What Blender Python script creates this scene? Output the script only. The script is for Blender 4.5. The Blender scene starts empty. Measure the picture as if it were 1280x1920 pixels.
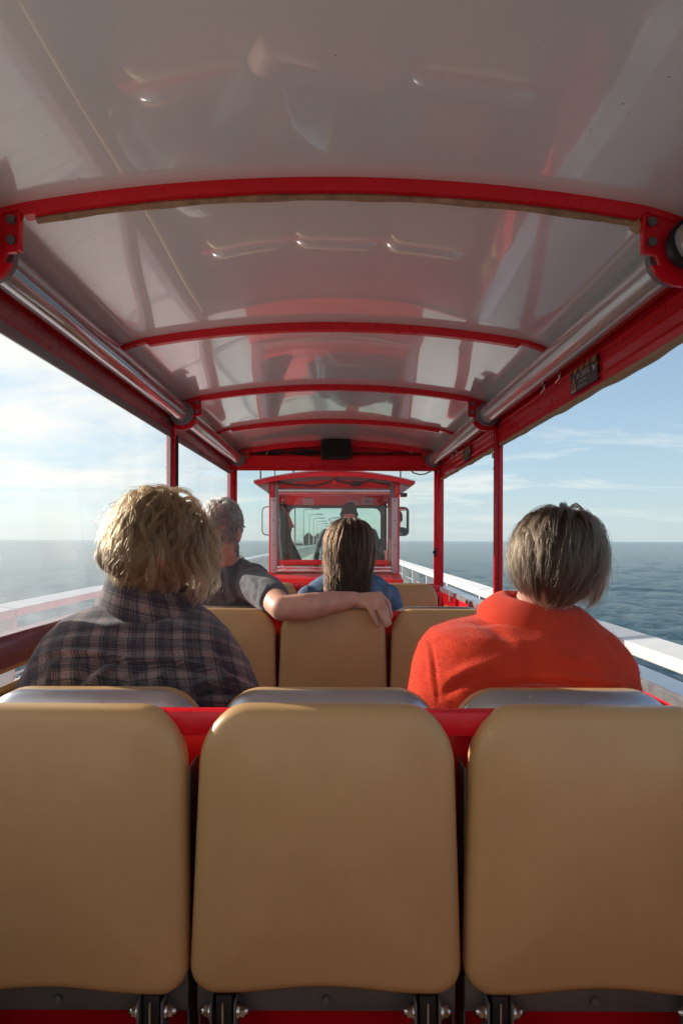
import bpy, bmesh, math, random
import numpy as np
from mathutils import Vector, Matrix, Euler

random.seed(7)
rng = np.random.default_rng(7)
S = bpy.context.scene
COL = S.collection
R = math.radians
EYE = 1.65            # camera height above the pier deck (deck at z = 0)
AX = -0.016           # centre line of the coach

# ------------------------------------------------------------------ camera, sky, sun, exposure
cam_d = bpy.data.cameras.new('camera')
cam = bpy.data.objects.new('camera', cam_d); COL.objects.link(cam)
cam.location = (0, 0, EYE)
cam.rotation_euler = (R(90), R(-0.2), 0)
cam_d.sensor_fit = 'VERTICAL'; cam_d.sensor_height = 36; cam_d.sensor_width = 24
cam_d.lens = 1300 / 1920 * 36
cam_d.shift_y = 53 / 1920; cam_d.shift_x = 8 / 1920
cam_d.clip_start = 0.02; cam_d.clip_end = 30000
S.camera = cam

SUN_AZ, SUN_EL = -64.0, 18.0       # degrees clockwise from +Y, elevation
SKY_STRENGTH = 0.054
world = bpy.data.worlds.new('World'); S.world = world
world.use_nodes = True
def build_world():
    nt = world.node_tree; N = nt.nodes; L = nt.links
    for n in list(N): N.remove(n)
    out = N.new('ShaderNodeOutputWorld'); bg = N.new('ShaderNodeBackground')
    bg.inputs['Strength'].default_value = SKY_STRENGTH
    sky = N.new('ShaderNodeTexSky'); sky.sky_type = 'NISHITA'; sky.sun_disc = False
    sky.sun_elevation = R(SUN_EL); sky.sun_rotation = R(SUN_AZ % 360)
    sky.altitude = 0; sky.air_density = 1.0; sky.dust_density = 0.2; sky.ozone_density = 3.0
    tc = N.new('ShaderNodeTexCoord'); sep = N.new('ShaderNodeSeparateXYZ')
    L.new(tc.outputs['Generated'], sep.inputs[0])
    def math_n(op, a, b=None, clamp=False):
        m = N.new('ShaderNodeMath'); m.operation = op; m.use_clamp = clamp
        for i, v in enumerate((a, b)):
            if v is None: continue
            if isinstance(v, (int, float)): m.inputs[i].default_value = v
            else: L.new(v, m.inputs[i])
        return m.outputs[0]
    zc = math_n('MAXIMUM', sep.outputs['Z'], 0.0)
    den = math_n('ADD', zc, 0.10)
    px = math_n('DIVIDE', sep.outputs['X'], den); py = math_n('DIVIDE', sep.outputs['Y'], den)
    cmb = N.new('ShaderNodeCombineXYZ'); L.new(px, cmb.inputs[0]); L.new(py, cmb.inputs[1])
    def noise(scale, detail, rough, off, stretch=(1, 1, 1)):
        mp = N.new('ShaderNodeMapping'); mp.inputs['Location'].default_value = off; mp.inputs['Scale'].default_value = stretch
        L.new(cmb.outputs[0], mp.inputs[0])
        n = N.new('ShaderNodeTexNoise'); n.inputs['Scale'].default_value = scale
        n.inputs['Detail'].default_value = detail; n.inputs['Roughness'].default_value = rough
        n.inputs['Distortion'].default_value = 0.6
        L.new(mp.outputs[0], n.inputs['Vector']); return n.outputs['Fac']
    n1 = noise(0.62, 9, 0.62, (3.1, 1.7, 0), (1, 1.5, 1)); n2 = noise(0.30, 3, 0.5, (11.4, 5.2, 0))
    # patchy cirrus / cumulus: large scale cover times finer texture; cover thicker toward the west (-X), where the weather is
    cover = math_n('MULTIPLY', sep.outputs['X'], -0.16)
    k = math_n('ADD', math_n('ADD', math_n('MULTIPLY', n1, 0.75), math_n('MULTIPLY', n2, 0.35)), cover)
    ramp = N.new('ShaderNodeValToRGB'); L.new(k, ramp.inputs[0])
    ramp.color_ramp.elements[0].position = 0.50; ramp.color_ramp.elements[0].color = (0, 0, 0, 1)
    ramp.color_ramp.elements[1].position = 0.67; ramp.color_ramp.elements[1].color = (1, 1, 1, 1)
    hz = math_n('MULTIPLY', math_n('MULTIPLY', zc, 14.0, True), 0.80)
    fac = math_n('MULTIPLY', ramp.outputs[0], hz)
    # pale maritime haze low over the sea, all the way round
    hf = math_n('ADD', math_n('MULTIPLY', math_n('POWER', 0.02, zc), 0.60), 0.15)
    hm = N.new('ShaderNodeMix'); hm.data_type = 'RGBA'
    L.new(hf, hm.inputs['Factor']); L.new(sky.outputs[0], hm.inputs['A']); hm.inputs['B'].default_value = (3.55, 4.55, 5.3, 1)
    mix = N.new('ShaderNodeMix'); mix.data_type = 'RGBA'
    L.new(fac, mix.inputs['Factor']); L.new(hm.outputs['Result'], mix.inputs['A'])
    mix.inputs['B'].default_value = (7.0, 6.75, 6.1, 1)
    L.new(mix.outputs['Result'], bg.inputs['Color']); L.new(bg.outputs[0], out.inputs['Surface'])
build_world()

sun_d = bpy.data.lights.new('sun', 'SUN'); sun_d.energy = 2.8; sun_d.angle = R(0.6); sun_d.color = (1.0, 0.93, 0.84)
sun = bpy.data.objects.new('sun', sun_d); COL.objects.link(sun)
sd = Vector((math.sin(R(SUN_AZ)) * math.cos(R(SUN_EL)), math.cos(R(SUN_AZ)) * math.cos(R(SUN_EL)), math.sin(R(SUN_EL))))
sun.rotation_euler = sd.to_track_quat('Z', 'Y').to_euler()
sun.location = (-6, 5, 8)

S.view_settings.view_transform = 'Standard'; S.view_settings.look = 'None'
S.view_settings.exposure = 1.53; S.view_settings.gamma = 1.0; S.view_settings.use_curve_mapping = False
S.render.engine = 'CYCLES'
S.cycles.max_bounces = 10; S.cycles.diffuse_bounces = 5; S.cycles.glossy_bounces = 5
S.cycles.transmission_bounces = 6; S.cycles.transparent_max_bounces = 24
S.cycles.use_denoising = True
S.cycles.sample_clamp_indirect = 6.0
S.cycles.caustics_reflective = False; S.cycles.caustics_refractive = False

# ------------------------------------------------------------------ object helpers
def link(o, parent=None):
    COL.objects.link(o)
    if parent is not None:
        o.parent = parent
        o.matrix_parent_inverse = WORLD[parent.name].inverted() if parent.name in WORLD else Matrix.Identity(4)
    return o
WORLD = {}
def thing(name, label, cat, loc=(0, 0, 0), group=None):
    o = bpy.data.objects.new(name, None); COL.objects.link(o); o.location = loc
    o.empty_display_size = 0.1
    WORLD[o.name] = Matrix.Translation(loc)
    return tag(o, label, cat, group)
def tag(o, label=None, cat=None, group=None, kind=None):
    if label: o['label'] = label
    if cat: o['category'] = cat
    if group: o['group'] = group
    if kind: o['kind'] = kind
    return o
def put(name, me, mat, parent=None):
    o = bpy.data.objects.new(name, me)
    if mat is not None and not me.materials: me.materials.append(mat)
    return link(o, parent)
def mesh(name, verts, faces, smooth=False):
    me = bpy.data.meshes.new(name)
    me.from_pydata([tuple(v) for v in verts], [], [tuple(f) for f in faces]); me.update()
    if smooth: me.polygons.foreach_set('use_smooth', [True] * len(me.polygons))
    return me
def from_bm(name, bm, smooth=False, sharp=None):
    bmesh.ops.recalc_face_normals(bm, faces=bm.faces[:])
    me = bpy.data.meshes.new(name); bm.to_mesh(me); bm.free()
    if smooth: me.polygons.foreach_set('use_smooth', [True] * len(me.polygons))
    if sharp: me.set_sharp_from_angle(angle=R(sharp))
    return me
def bm_box(bm, x0, x1, y0, y1, z0, z1, bev=0.0, seg=2):
    g = bmesh.ops.create_cube(bm, size=1)
    M = Matrix.Translation(((x0+x1)/2, (y0+y1)/2, (z0+z1)/2)) @ Matrix.Diagonal((abs(x1-x0), abs(y1-y0), abs(z1-z0), 1))
    bmesh.ops.transform(bm, matrix=M, verts=g['verts'])
    if bev:
        es = list({e for v in g['verts'] for e in v.link_edges})
        bmesh.ops.bevel(bm, geom=es, offset=bev, segments=seg, affect='EDGES', profile=0.5)
def box(name, x0, x1, y0, y1, z0, z1, mat, parent=None, bev=0.003):
    bm = bmesh.new(); bm_box(bm, x0, x1, y0, y1, z0, z1, bev)
    return put(name, from_bm(name, bm, True, 40), mat, parent)
def bm_cyl(bm, p0, p1, r0, r1=None, n=16, cap=True):
    r1 = r0 if r1 is None else r1
    p0, p1 = Vector(p0), Vector(p1); d = p1 - p0
    g = bmesh.ops.create_cone(bm, cap_ends=cap, segments=n, radius1=r0, radius2=r1, depth=d.length)
    M = Matrix.Translation((p0+p1)/2) @ d.to_track_quat('Z', 'Y').to_matrix().to_4x4()
    bmesh.ops.transform(bm, matrix=M, verts=g['verts'])
def cyl(name, p0, p1, r0, mat, parent=None, r1=None, n=20):
    bm = bmesh.new(); bm_cyl(bm, p0, p1, r0, r1, n)
    return put(name, from_bm(name, bm, True, 40), mat, parent)
def tube_mesh(name, pts, r, n=8, closed=False):
    pts = [Vector(p) for p in pts]; V = []; F = []
    m = len(pts); up = Vector((0, 0, 1))
    for i, p in enumerate(pts):
        a = pts[max(i-1, 0)]; b = pts[min(i+1, m-1)]
        t = (b - a).normalized()
        s = t.cross(up)
        if s.length < 1e-3: s = t.cross(Vector((0, 1, 0)))
        s.normalize(); w = s.cross(t)
        rr = r(i/(m-1)) if callable(r) else r
        for k in range(n):
            A = 2*math.pi*k/n
            V.append(p + s*math.cos(A)*rr + w*math.sin(A)*rr)
    for i in range(m-1):
        for k in range(n):
            F.append((i*n+k, i*n+(k+1) % n, (i+1)*n+(k+1) % n, (i+1)*n+k))
    F.append(tuple(range(n-1, -1, -1))); F.append(tuple((m-1)*n+k for k in range(n)))
    me = mesh(name, V, F, True); me.set_sharp_from_angle(angle=R(50)); return me
def tube(name, pts, r, mat, parent=None, n=8):
    return put(name, tube_mesh(name, pts, r, n), mat, parent)
def prism_y(name, poly, y0, y1, mat, parent=None, smooth=40, bev=0.0):
    """closed (x, z) polygon extruded along Y"""
    bm = bmesh.new()
    vs = [bm.verts.new((x, y0, z)) for x, z in poly]
    f = bm.faces.new(vs)
    g = bmesh.ops.extrude_face_region(bm, geom=[f])
    bmesh.ops.translate(bm, vec=(0, y1-y0, 0), verts=[e for e in g['geom'] if isinstance(e, bmesh.types.BMVert)])
    if bev:
        bmesh.ops.bevel(bm, geom=bm.edges[:], offset=bev, segments=2, affect='EDGES')
    return put(name, from_bm(name, bm, True, smooth), mat, parent)
def prism_x(name, poly, x0, x1, mat, parent=None, smooth=40):
    """closed (y, z) polygon extruded along X"""
    bm = bmesh.new()
    vs = [bm.verts.new((x0, y, z)) for y, z in poly]
    f = bm.faces.new(vs)
    g = bmesh.ops.extrude_face_region(bm, geom=[f])
    bmesh.ops.translate(bm, vec=(x1-x0, 0, 0), verts=[e for e in g['geom'] if isinstance(e, bmesh.types.BMVert)])
    return put(name, from_bm(name, bm, True, smooth), mat, parent)
def dup(o, dx=0, dy=0, dz=0, parent=None):
    """a copy of one object (mesh shared) moved by an offset, with copies of its children"""
    c = o.copy(); COL.objects.link(c)
    if parent is not None: c.parent = parent
    c.location = (o.location[0]+dx, o.location[1]+dy, o.location[2]+dz)
    for ch in list(o.children):
        dup(ch, parent=c)
    return c

# ------------------------------------------------------------------ materials
MATS = {}
def mat(name, col, rough=0.5, metal=0.0, var=0.0, vscale=6.0, bump=0.0, bscale=60.0, coat=0.0, spec=0.5, sss=0.0, sheen=0.0, dirt=0.0, aniso=None, rvar=0.0):
    if name in MATS: return MATS[name]
    m = bpy.data.materials.new(name); m.use_nodes = True; MATS[name] = m
    nt = m.node_tree; N = nt.nodes; L = nt.links; b = N['Principled BSDF']
    b.inputs['Base Color'].default_value = (*col, 1); b.inputs['Roughness'].default_value = rough
    b.inputs['Metallic'].default_value = metal; b.inputs['Coat Weight'].default_value = coat
    b.inputs['Coat Roughness'].default_value = 0.06
    b.inputs['Specular IOR Level'].default_value = spec
    b.inputs['Sheen Weight'].default_value = sheen; b.inputs['Sheen Roughness'].default_value = 0.5
    if sss:
        b.inputs['Subsurface Weight'].default_value = sss
        b.inputs['Subsurface Radius'].default_value = (1.0, 0.35, 0.2); b.inputs['Subsurface Scale'].default_value = 0.006
    tc = N.new('ShaderNodeTexCoord')
    def noise(scale, detail=5, rough_=0.6, vec=None):
        n = N.new('ShaderNodeTexNoise'); n.inputs['Scale'].default_value = scale
        n.inputs['Detail'].default_value = detail; n.inputs['Roughness'].default_value = rough_
        if vec is None: L.new(tc.outputs['Object'], n.inputs['Vector'])
        else: L.new(vec, n.inputs['Vector'])
        return n.outputs['Fac']
    if var or dirt:
        f = noise(vscale)
        mr = N.new('ShaderNodeMapRange'); L.new(f, mr.inputs[0])
        mr.inputs[1].default_value = 0.3; mr.inputs[2].default_value = 0.7
        mr.inputs[3].default_value = 1 - var; mr.inputs[4].default_value = 1 + var
        hsv = N.new('ShaderNodeHueSaturation'); hsv.inputs['Color'].default_value = (*col, 1)
        L.new(mr.outputs[0], hsv.inputs['Value'])
        src = hsv.outputs[0]
        if dirt:
            v = N.new('ShaderNodeTexVoronoi'); v.inputs['Scale'].default_value = 22; L.new(tc.outputs['Object'], v.inputs['Vector'])
            n2 = noise(3.0, 3)
            lt = N.new('ShaderNodeMapRange'); L.new(v.outputs['Distance'], lt.inputs[0])
            lt.inputs[1].default_value = 0.025; lt.inputs[2].default_value = 0.06; lt.inputs[3].default_value = 1; lt.inputs[4].default_value = 0
            g = N.new('ShaderNodeMapRange'); L.new(n2, g.inputs[0]); g.inputs[1].default_value = 0.44; g.inputs[2].default_value = 0.56
            mu = N.new('ShaderNodeMath'); mu.operation = 'MULTIPLY'; L.new(lt.outputs[0], mu.inputs[0]); L.new(g.outputs[0], mu.inputs[1])
            mu2 = N.new('ShaderNodeMath'); mu2.operation = 'MULTIPLY'; L.new(mu.outputs[0], mu2.inputs[0]); mu2.inputs[1].default_value = dirt
            mx = N.new('ShaderNodeMix'); mx.data_type = 'RGBA'; L.new(mu2.outputs[0], mx.inputs['Factor']); L.new(src, mx.inputs['A'])
            mx.inputs['B'].default_value = (0.05, 0.04, 0.035, 1); src = mx.outputs['Result']
        L.new(src, b.inputs['Base Color'])
    if rvar:
        f = noise(vscale*2.3, 6, 0.7)
        mr = N.new('ShaderNodeMapRange'); L.new(f, mr.inputs[0]); mr.inputs[1].default_value = 0.3; mr.inputs[2].default_value = 0.7
        mr.inputs[3].default_value = max(0.02, rough-rvar); mr.inputs[4].default_value = rough+rvar
        L.new(mr.outputs[0], b.inputs['Roughness'])
    if bump:
        bp = N.new('ShaderNodeBump'); bp.inputs['Strength'].default_value = bump; bp.inputs['Distance'].default_value = 0.002
        L.new(noise(bscale, 4, 0.65), bp.inputs['Height']); L.new(bp.outputs[0], b.inputs['Normal'])
    return m

def film_mat(name, milk=0.10, gloss=0.08, tint=(0.94, 0.96, 0.94), smear=0.6, rough=0.03, milkcol=(0.8, 0.8, 0.78)):
    """clear sheet: see-through, a little glossy, a little milky where it is scuffed"""
    m = bpy.data.materials.new(name); m.use_nodes = True
    nt = m.node_tree; N = nt.nodes; L = nt.links
    for n in list(N): N.remove(n)
    out = N.new('ShaderNodeOutputMaterial')
    tr = N.new('ShaderNodeBsdfTransparent'); tr.inputs[0].default_value = (*tint, 1)
    gl = N.new('ShaderNodeBsdfGlossy'); gl.inputs['Roughness'].default_value = rough
    df = N.new('ShaderNodeBsdfTranslucent'); df.inputs[0].default_value = (*milkcol, 1)
    dd = N.new('ShaderNodeBsdfDiffuse'); dd.inputs[0].default_value = (*milkcol, 1)
    md = N.new('ShaderNodeMixShader'); md.inputs[0].default_value = 0.35; L.new(df.outputs[0], md.inputs[1]); L.new(dd.outputs[0], md.inputs[2])
    tc = N.new('ShaderNodeTexCoord'); mp = N.new('ShaderNodeMapping'); mp.inputs['Scale'].default_value = (1, 1.0, 0.8)
    L.new(tc.outputs['Object'], mp.inputs[0])
    no = N.new('ShaderNodeTexNoise'); no.inputs['Scale'].default_value = 1.1; no.inputs['Detail'].default_value = 7; no.inputs['Distortion'].default_value = 1.2
    L.new(mp.outputs[0], no.inputs['Vector'])
    mr = N.new('ShaderNodeMapRange'); L.new(no.outputs['Fac'], mr.inputs[0]); mr.inputs[1].default_value = 0.3; mr.inputs[2].default_value = 0.75
    mr.inputs[3].default_value = milk*(1-smear); mr.inputs[4].default_value = milk*(1+smear)
    m1 = N.new('ShaderNodeMixShader'); L.new(mr.outputs[0], m1.inputs[0]); L.new(tr.outputs[0], m1.inputs[1]); L.new(md.outputs[0], m1.inputs[2])
    fr = N.new('ShaderNodeFresnel'); fr.inputs[0].default_value = 1.45
    mu = N.new('ShaderNodeMath'); mu.operation = 'MULTIPLY'; mu.inputs[1].default_value = gloss/0.08; L.new(fr.outputs[0], mu.inputs[0])
    m2 = N.new('ShaderNodeMixShader'); L.new(mu.outputs[0], m2.inputs[0]); L.new(m1.outputs[0], m2.inputs[1]); L.new(gl.outputs[0], m2.inputs[2])
    L.new(m2.outputs[0], out.inputs['Surface'])
    return m

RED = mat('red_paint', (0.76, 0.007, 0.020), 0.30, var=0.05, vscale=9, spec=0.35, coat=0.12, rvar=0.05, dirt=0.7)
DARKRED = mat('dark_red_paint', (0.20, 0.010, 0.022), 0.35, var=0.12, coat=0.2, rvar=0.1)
ROOFW = mat('white_roof_lining', (0.81, 0.86, 0.86), 0.16, var=0.015, vscale=2, coat=1.0, dirt=0.85)
ROOFW.node_tree.nodes['Principled BSDF'].inputs['Coat Roughness'].default_value = 0.012
TAN = mat('tan_vinyl', (0.58, 0.345, 0.150), 0.36, var=0.05, vscale=7, bump=0.14, bscale=380, rvar=0.09, spec=0.45)
CHROME = mat('polished_steel', (0.62, 0.62, 0.64), 0.22, metal=1.0, var=0.05, rvar=0.06)
ALU = mat('aluminium', (0.60, 0.61, 0.64), 0.34, metal=0.9, var=0.06, rvar=0.08)
STEEL = mat('dark_steel', (0.19, 0.185, 0.18), 0.45, metal=0.4, var=0.2, rvar=0.12, bump=0.05)
BLACK = mat('black_plastic', (0.012, 0.012, 0.013), 0.55, bump=0.15, bscale=300)
RUBBER = mat('black_rubber', (0.02, 0.02, 0.022), 0.7)
SHELL = mat('brushed_silver_shell', (0.56, 0.55, 0.555), 0.30, metal=0.85, var=0.06, rvar=0.06)
ROLL = mat('clear_film_roll', (0.62, 0.62, 0.585), 0.20, metal=0.30, var=0.05, vscale=4, coat=0.5, rvar=0.03)
CAP = mat('grey_end_cap', (0.22, 0.19, 0.21), 0.45)
WOODSTRIP = mat('worn_tan_foam', (0.38, 0.25, 0.15), 0.9, var=0.35, vscale=30, bump=0.6, bscale=120)
HEM = mat('tan_canvas', (0.50, 0.37, 0.21), 0.8, var=0.12, vscale=8, bump=0.4, bscale=150)
WHITE = mat('white_paint', (0.66, 0.655, 0.64), 0.45, var=0.05, vscale=5, bump=0.12, bscale=90, rvar=0.1)
YELLOW = mat('varnished_pipe', (0.55, 0.30, 0.06), 0.35)
FLOORM = mat('grey_floor', (0.34, 0.36, 0.37), 0.7, var=0.2, bump=0.3, bscale=80)
GREYP = mat('grey_plate', (0.52, 0.51, 0.54), 0.4, metal=0.2, var=0.04)

# ------------------------------------------------------------------ the sea
def build_sea():
    ang = np.concatenate([np.linspace(-100, 100, 760), np.linspace(100, 260, 81)[1:-1]])
    ang = np.deg2rad(ang)
    nr = 520
    rad = 5.0 * (14000/5.0) ** (np.arange(nr)/(nr-1))
    A, Rr = np.meshgrid(ang, rad, indexing='ij')
    X = np.sin(A)*Rr; Y = np.cos(A)*Rr
    cell = Rr*0.0154
    Z = np.zeros_like(X)
    g = np.random.default_rng(3)
    wind = math.radians(205)
    for i in range(46):
        lam = 0.55 * (16/0.55) ** (i/45)
        th = wind + g.normal(0, 0.55)
        kx, ky = math.cos(th)*2*math.pi/lam, math.sin(th)*2*math.pi/lam
        amp = 0.0120*lam**0.62
        damp = np.clip((lam/cell - 1.6)/2.5, 0, 1)
        ph = kx*X + ky*Y + g.uniform(0, 6.28)
        s = np.sin(ph)
        Z += amp*damp*(s + 0.35*np.cos(2*ph))
    Z -= 6.0
    na = len(ang)
    V = np.stack([X, Y, Z], -1).reshape(-1, 3)
    idx = np.arange(na*nr).reshape(na, nr)
    a = idx; b = np.roll(idx, -1, axis=0)
    F = np.stack([a[:, :-1], a[:, 1:], b[:, 1:], b[:, :-1]], -1).reshape(-1, 4)
    me = bpy.data.meshes.new('sea')
    me.vertices.add(len(V) + 1); me.vertices.foreach_set('co', np.vstack([V, [[0, 0, -6.0]]]).ravel())
    tri = np.stack([idx[:, 0], np.roll(idx[:, 0], -1), np.full(na, len(V))], -1)
    nl = F.size + tri.size
    me.loops.add(nl); me.loops.foreach_set('vertex_index', np.concatenate([F.ravel(), tri.ravel()]).astype(np.int32))
    me.polygons.add(len(F) + len(tri))
    st = np.concatenate([np.arange(len(F))*4, len(F)*4 + np.arange(len(tri))*3]).astype(np.int32)
    me.polygons.foreach_set('loop_start', st)
    me.polygons.foreach_set('use_smooth', [True]*(len(F)+len(tri)))
    me.update(); me.validate()
    m = bpy.data.materials.new('sea_water'); m.use_nodes = True
    nt = m.node_tree; N = nt.nodes; L = nt.links; b = N['Principled BSDF']
    b.inputs['Base Color'].default_value = (0.046, 0.112, 0.140, 1); b.inputs['Roughness'].default_value = 0.10
    b.inputs['IOR'].default_value = 1.333
    tc = N.new('ShaderNodeTexCoord')
    prev = None
    for sc, st_, dist in ((0.45, 0.9, 0.40), (1.6, 1.0, 0.18), (5.0, 0.9, 0.05)):
        mp = N.new('ShaderNodeMapping'); mp.inputs['Rotation'].default_value = (0, 0, 0.45); mp.inputs['Scale'].default_value = (1.0, 1.9, 1)
        L.new(tc.outputs['Object'], mp.inputs[0])
        n = N.new('ShaderNodeTexNoise'); n.inputs['Scale'].default_value = sc; n.inputs['Detail'].default_value = 4; n.inputs['Roughness'].default_value = 0.6
        n.inputs['Distortion'].default_value = 0.5
        L.new(mp.outputs[0], n.inputs['Vector'])
        bp = N.new('ShaderNodeBump'); bp.inputs['Strength'].default_value = st_; bp.inputs['Distance'].default_value = dist*3
        L.new(n.outputs['Fac'], bp.inputs['Height'])
        if prev: L.new(prev, bp.inputs['Normal'])
        prev = bp.outputs[0]
    L.new(prev, b.inputs['Normal'])
    o = put('sea', me, m); tag(o, kind='structure')
build_sea()

# ------------------------------------------------------------------ pier deck, planks
PLANK = mat('weathered_plank', (0.55, 0.53, 0.49), 0.8, var=0.25, vscale=4, bump=0.5, bscale=40)
DX0, DX1 = -3.75, 2.35
deck = box('pier_deck', DX0, DX1, -7, 345, -0.42, -0.05, mat('deck_beam', (0.20, 0.18, 0.15), 0.9, var=0.2), None, 0)
tag(deck, kind='structure')
pl_bm = bmesh.new(); bm_box(pl_bm, DX0-0.05, DX1+0.05, -0.085, 0.085, -0.046, 0.0, 0.005, 1)
pl_me = from_bm('plank', pl_bm)
pl_me.materials.append(PLANK)
for k in range(296):
    o = put('plank', pl_me, None, deck)
    o.location = (random.uniform(-0.012, 0.012), -6.0 + 0.178*k, random.uniform(-0.004, 0.0))
def deck_rest():
    y0 = -6.0 + 0.178*296; V = []; F = []
    n = int((340-y0)/0.178)
    for k in range(n):
        y = y0 + 0.178*k; b = len(V)
        V += [(DX0-0.05, y-0.085, 0), (DX1+0.05, y-0.085, 0), (DX1+0.05, y+0.085, 0), (DX0-0.05, y+0.085, 0)]
        V += [(DX0-0.05, y-0.085, -0.046), (DX1+0.05, y-0.085, -0.046), (DX1+0.05, y+0.085, -0.046), (DX0-0.05, y+0.085, -0.046)]
        F += [(b, b+1, b+2, b+3), (b, b+4, b+5, b+1), (b+2, b+6, b+7, b+3)]
    o = put('far_planks', mesh('far_planks', V, F), PLANK, deck); tag(o, kind='stuff')
deck_rest()

# ------------------------------------------------------------------ railings: fin posts under sloping boards
def build_railing(name, label, xi, xo, sgn):
    """xi = inner edge, xo = outer edge of the sloping top board (outer edge higher)"""
    rail = thing(name, label, 'railing', ((xi+xo)/2, 0, 0))
    zi, zo = 1.000, 1.030
    P = 2.75; y0 = 0.95 - 3*P
    n = 100
    # one board: sloping top plank with a vertical inner skirt
    L_ = P - 0.022
    sk = 0.077
    poly = [(xi, zi), (xo, zo), (xo, zo-0.03), (xi+sgn*0.035, zi-0.03), (xi+sgn*0.035, zi-sk), (xi, zi-sk)]
    b0 = prism_y('rail_board', poly, 0, L_, WHITE, rail, 30, 0.003)
    # fin post: thin plate, wide across the pier, tapering down
    pp = [(xi+sgn*0.004, zi-sk-0.004), (xi+sgn*0.040, zi-sk-0.004), (xi+sgn*0.040, zi-0.036), (xo-sgn*0.012, zo-0.036),
          (xo+sgn*0.02, 0.62), (xo+sgn*0.06, 0.0), (xi+sgn*0.06, 0.0), (xi+sgn*0.01, 0.55)]
    p0 = prism_y('rail_post', pp, -0.028, 0.028, WHITE, rail, 30)
    w0 = cyl('rail_wire', (xo-sgn*0.05, y0, 0.33), (xo-sgn*0.05, y0+P*n, 0.33), 0.012, ALU, rail, n=8)
    w1 = cyl('rail_wire', (xo-sgn*0.07, y0, 0.62), (xo-sgn*0.07, y0+P*n, 0.62), 0.012, ALU, rail, n=8)
    for i in range(n):
        o1, o2 = (b0, p0) if i == 0 else (None, None)
        if i:
            o1 = b0.copy(); COL.objects.link(o1); o2 = p0.copy(); COL.objects.link(o2)
        o1.location = (0, y0 + P*i + 0.011, random.uniform(-0.003, 0.003)); o2.location = (0, y0 + P*i, 0)
    return rail
build_railing('pier_railing', 'white railing of wide sloping boards beside the open right side of the train', 1.88, 2.06, 1)
build_railing('pier_railing', 'white railing seen hazily through the clear plastic curtain left of the train', -2.98, -3.20, -1)

# ------------------------------------------------------------------ lamp posts and the pier head far ahead
LAMPG = mat('galvanised_pole', (0.40, 0.42, 0.43), 0.5, metal=0.4)
LAMPH = mat('lamp_head_grey', (0.35, 0.36, 0.37), 0.5)
def pole_thing(x, y, h, label, arm=True, r=0.07):
    t = thing('street_lamp' if arm else 'flag_pole', label, 'lamp post' if arm else 'pole', (x, y, 0),
              'street lamps along the left edge of the pier' if arm else 'tall bare poles on the left edge of the pier')
    cyl('pole', (x, y, 0), (x, y, h), r, LAMPG, t, r*0.6, 10)
    cyl('base', (x, y, -0.02), (x, y, 0.5), r*1.5, LAMPG, t, n=10)
    if arm:
        tube('arm', [(x, y, h-0.02), (x+0.3, y, h+0.10), (x+0.9, y, h+0.14)], r*0.5, LAMPG, t)
        box('lamp_head', x+0.8, x+1.7, y-0.17, y+0.17, h+0.09, h+0.22, LAMPH, t, 0.03)
    else:
        cyl('cap', (x, y, h), (x, y, h+0.10), r*0.9, LAMPG, t, r*0.3, 10)
pole_thing(-3.5, 38.5, 6.4, 'tall bare grey pole rising above the red cab roof', False, 0.09)
pole_thing(-3.5, 57.0, 5.6, 'thick bare grey pole nearest inside the windscreen view, left of the lamps', False, 0.12)
lab = ['nearest grey lamp post with arm seen through the windscreen', 'second nearest grey lamp post with arm seen through the windscreen',
       'third grey lamp post along the pier in the windscreen view',
       'fourth grey lamp post along the pier in the windscreen view', 'fifth grey lamp post, small, near the dark pavilions', 'sixth grey lamp post, tiny, near the dark pavilions',
       'seventh grey lamp post, second farthest of the row', 'farthest and smallest grey lamp post of the row']
for i, y in enumerate([72, 87, 102, 118, 135, 155, 178, 205]):
    pole_thing(-3.5, y, 4.75, lab[i])
DARKW = mat('dark_cladding', (0.05, 0.055, 0.065), 0.7, var=0.15)
SLATE = mat('slate_roof', (0.06, 0.065, 0.075), 0.6, var=0.15)
GLASSD = mat('dark_window', (0.02, 0.025, 0.03), 0.08)
def pavilion(x, y, w, d, h, rh, label):
    t = thing('pavilion', label, 'pavilion', (x, y, 0), 'dark pavilions at the pier head')
    box('wall', x-w/2, x+w/2, y-d/2, y+d/2, -0.4, h, DARKW, t, 0)
    bm = bmesh.new()
    o = 0.35
    v = [bm.verts.new(p) for p in ((x-w/2-o, y-d/2-o, h), (x+w/2+o, y-d/2-o, h), (x+w/2+o, y+d/2+o, h), (x-w/2-o, y+d/2+o, h), (x-w*0.12, y, h+rh), (x+w*0.12, y, h+rh))]
    for f in ((0, 1, 5, 4), (1, 2, 5), (2, 3, 4, 5), (3, 0, 4), (3, 2, 1, 0)): bm.faces.new([v[i] for i in f])
    put('roof', from_bm('roof', bm), SLATE, t)
    for k in (-1, 0, 1):
        wn = box('window', x+k*w*0.3-w*0.1, x+k*w*0.3+w*0.1, y-d/2-0.05, y-d/2+0.03, h*0.35, h*0.8, WHITE, t, 0)
        box('pane', x+k*w*0.3-w*0.085, x+k*w*0.3+w*0.085, y-d/2-0.07, y-d/2-0.04, h*0.38, h*0.77, GLASSD, wn, 0)
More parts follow.
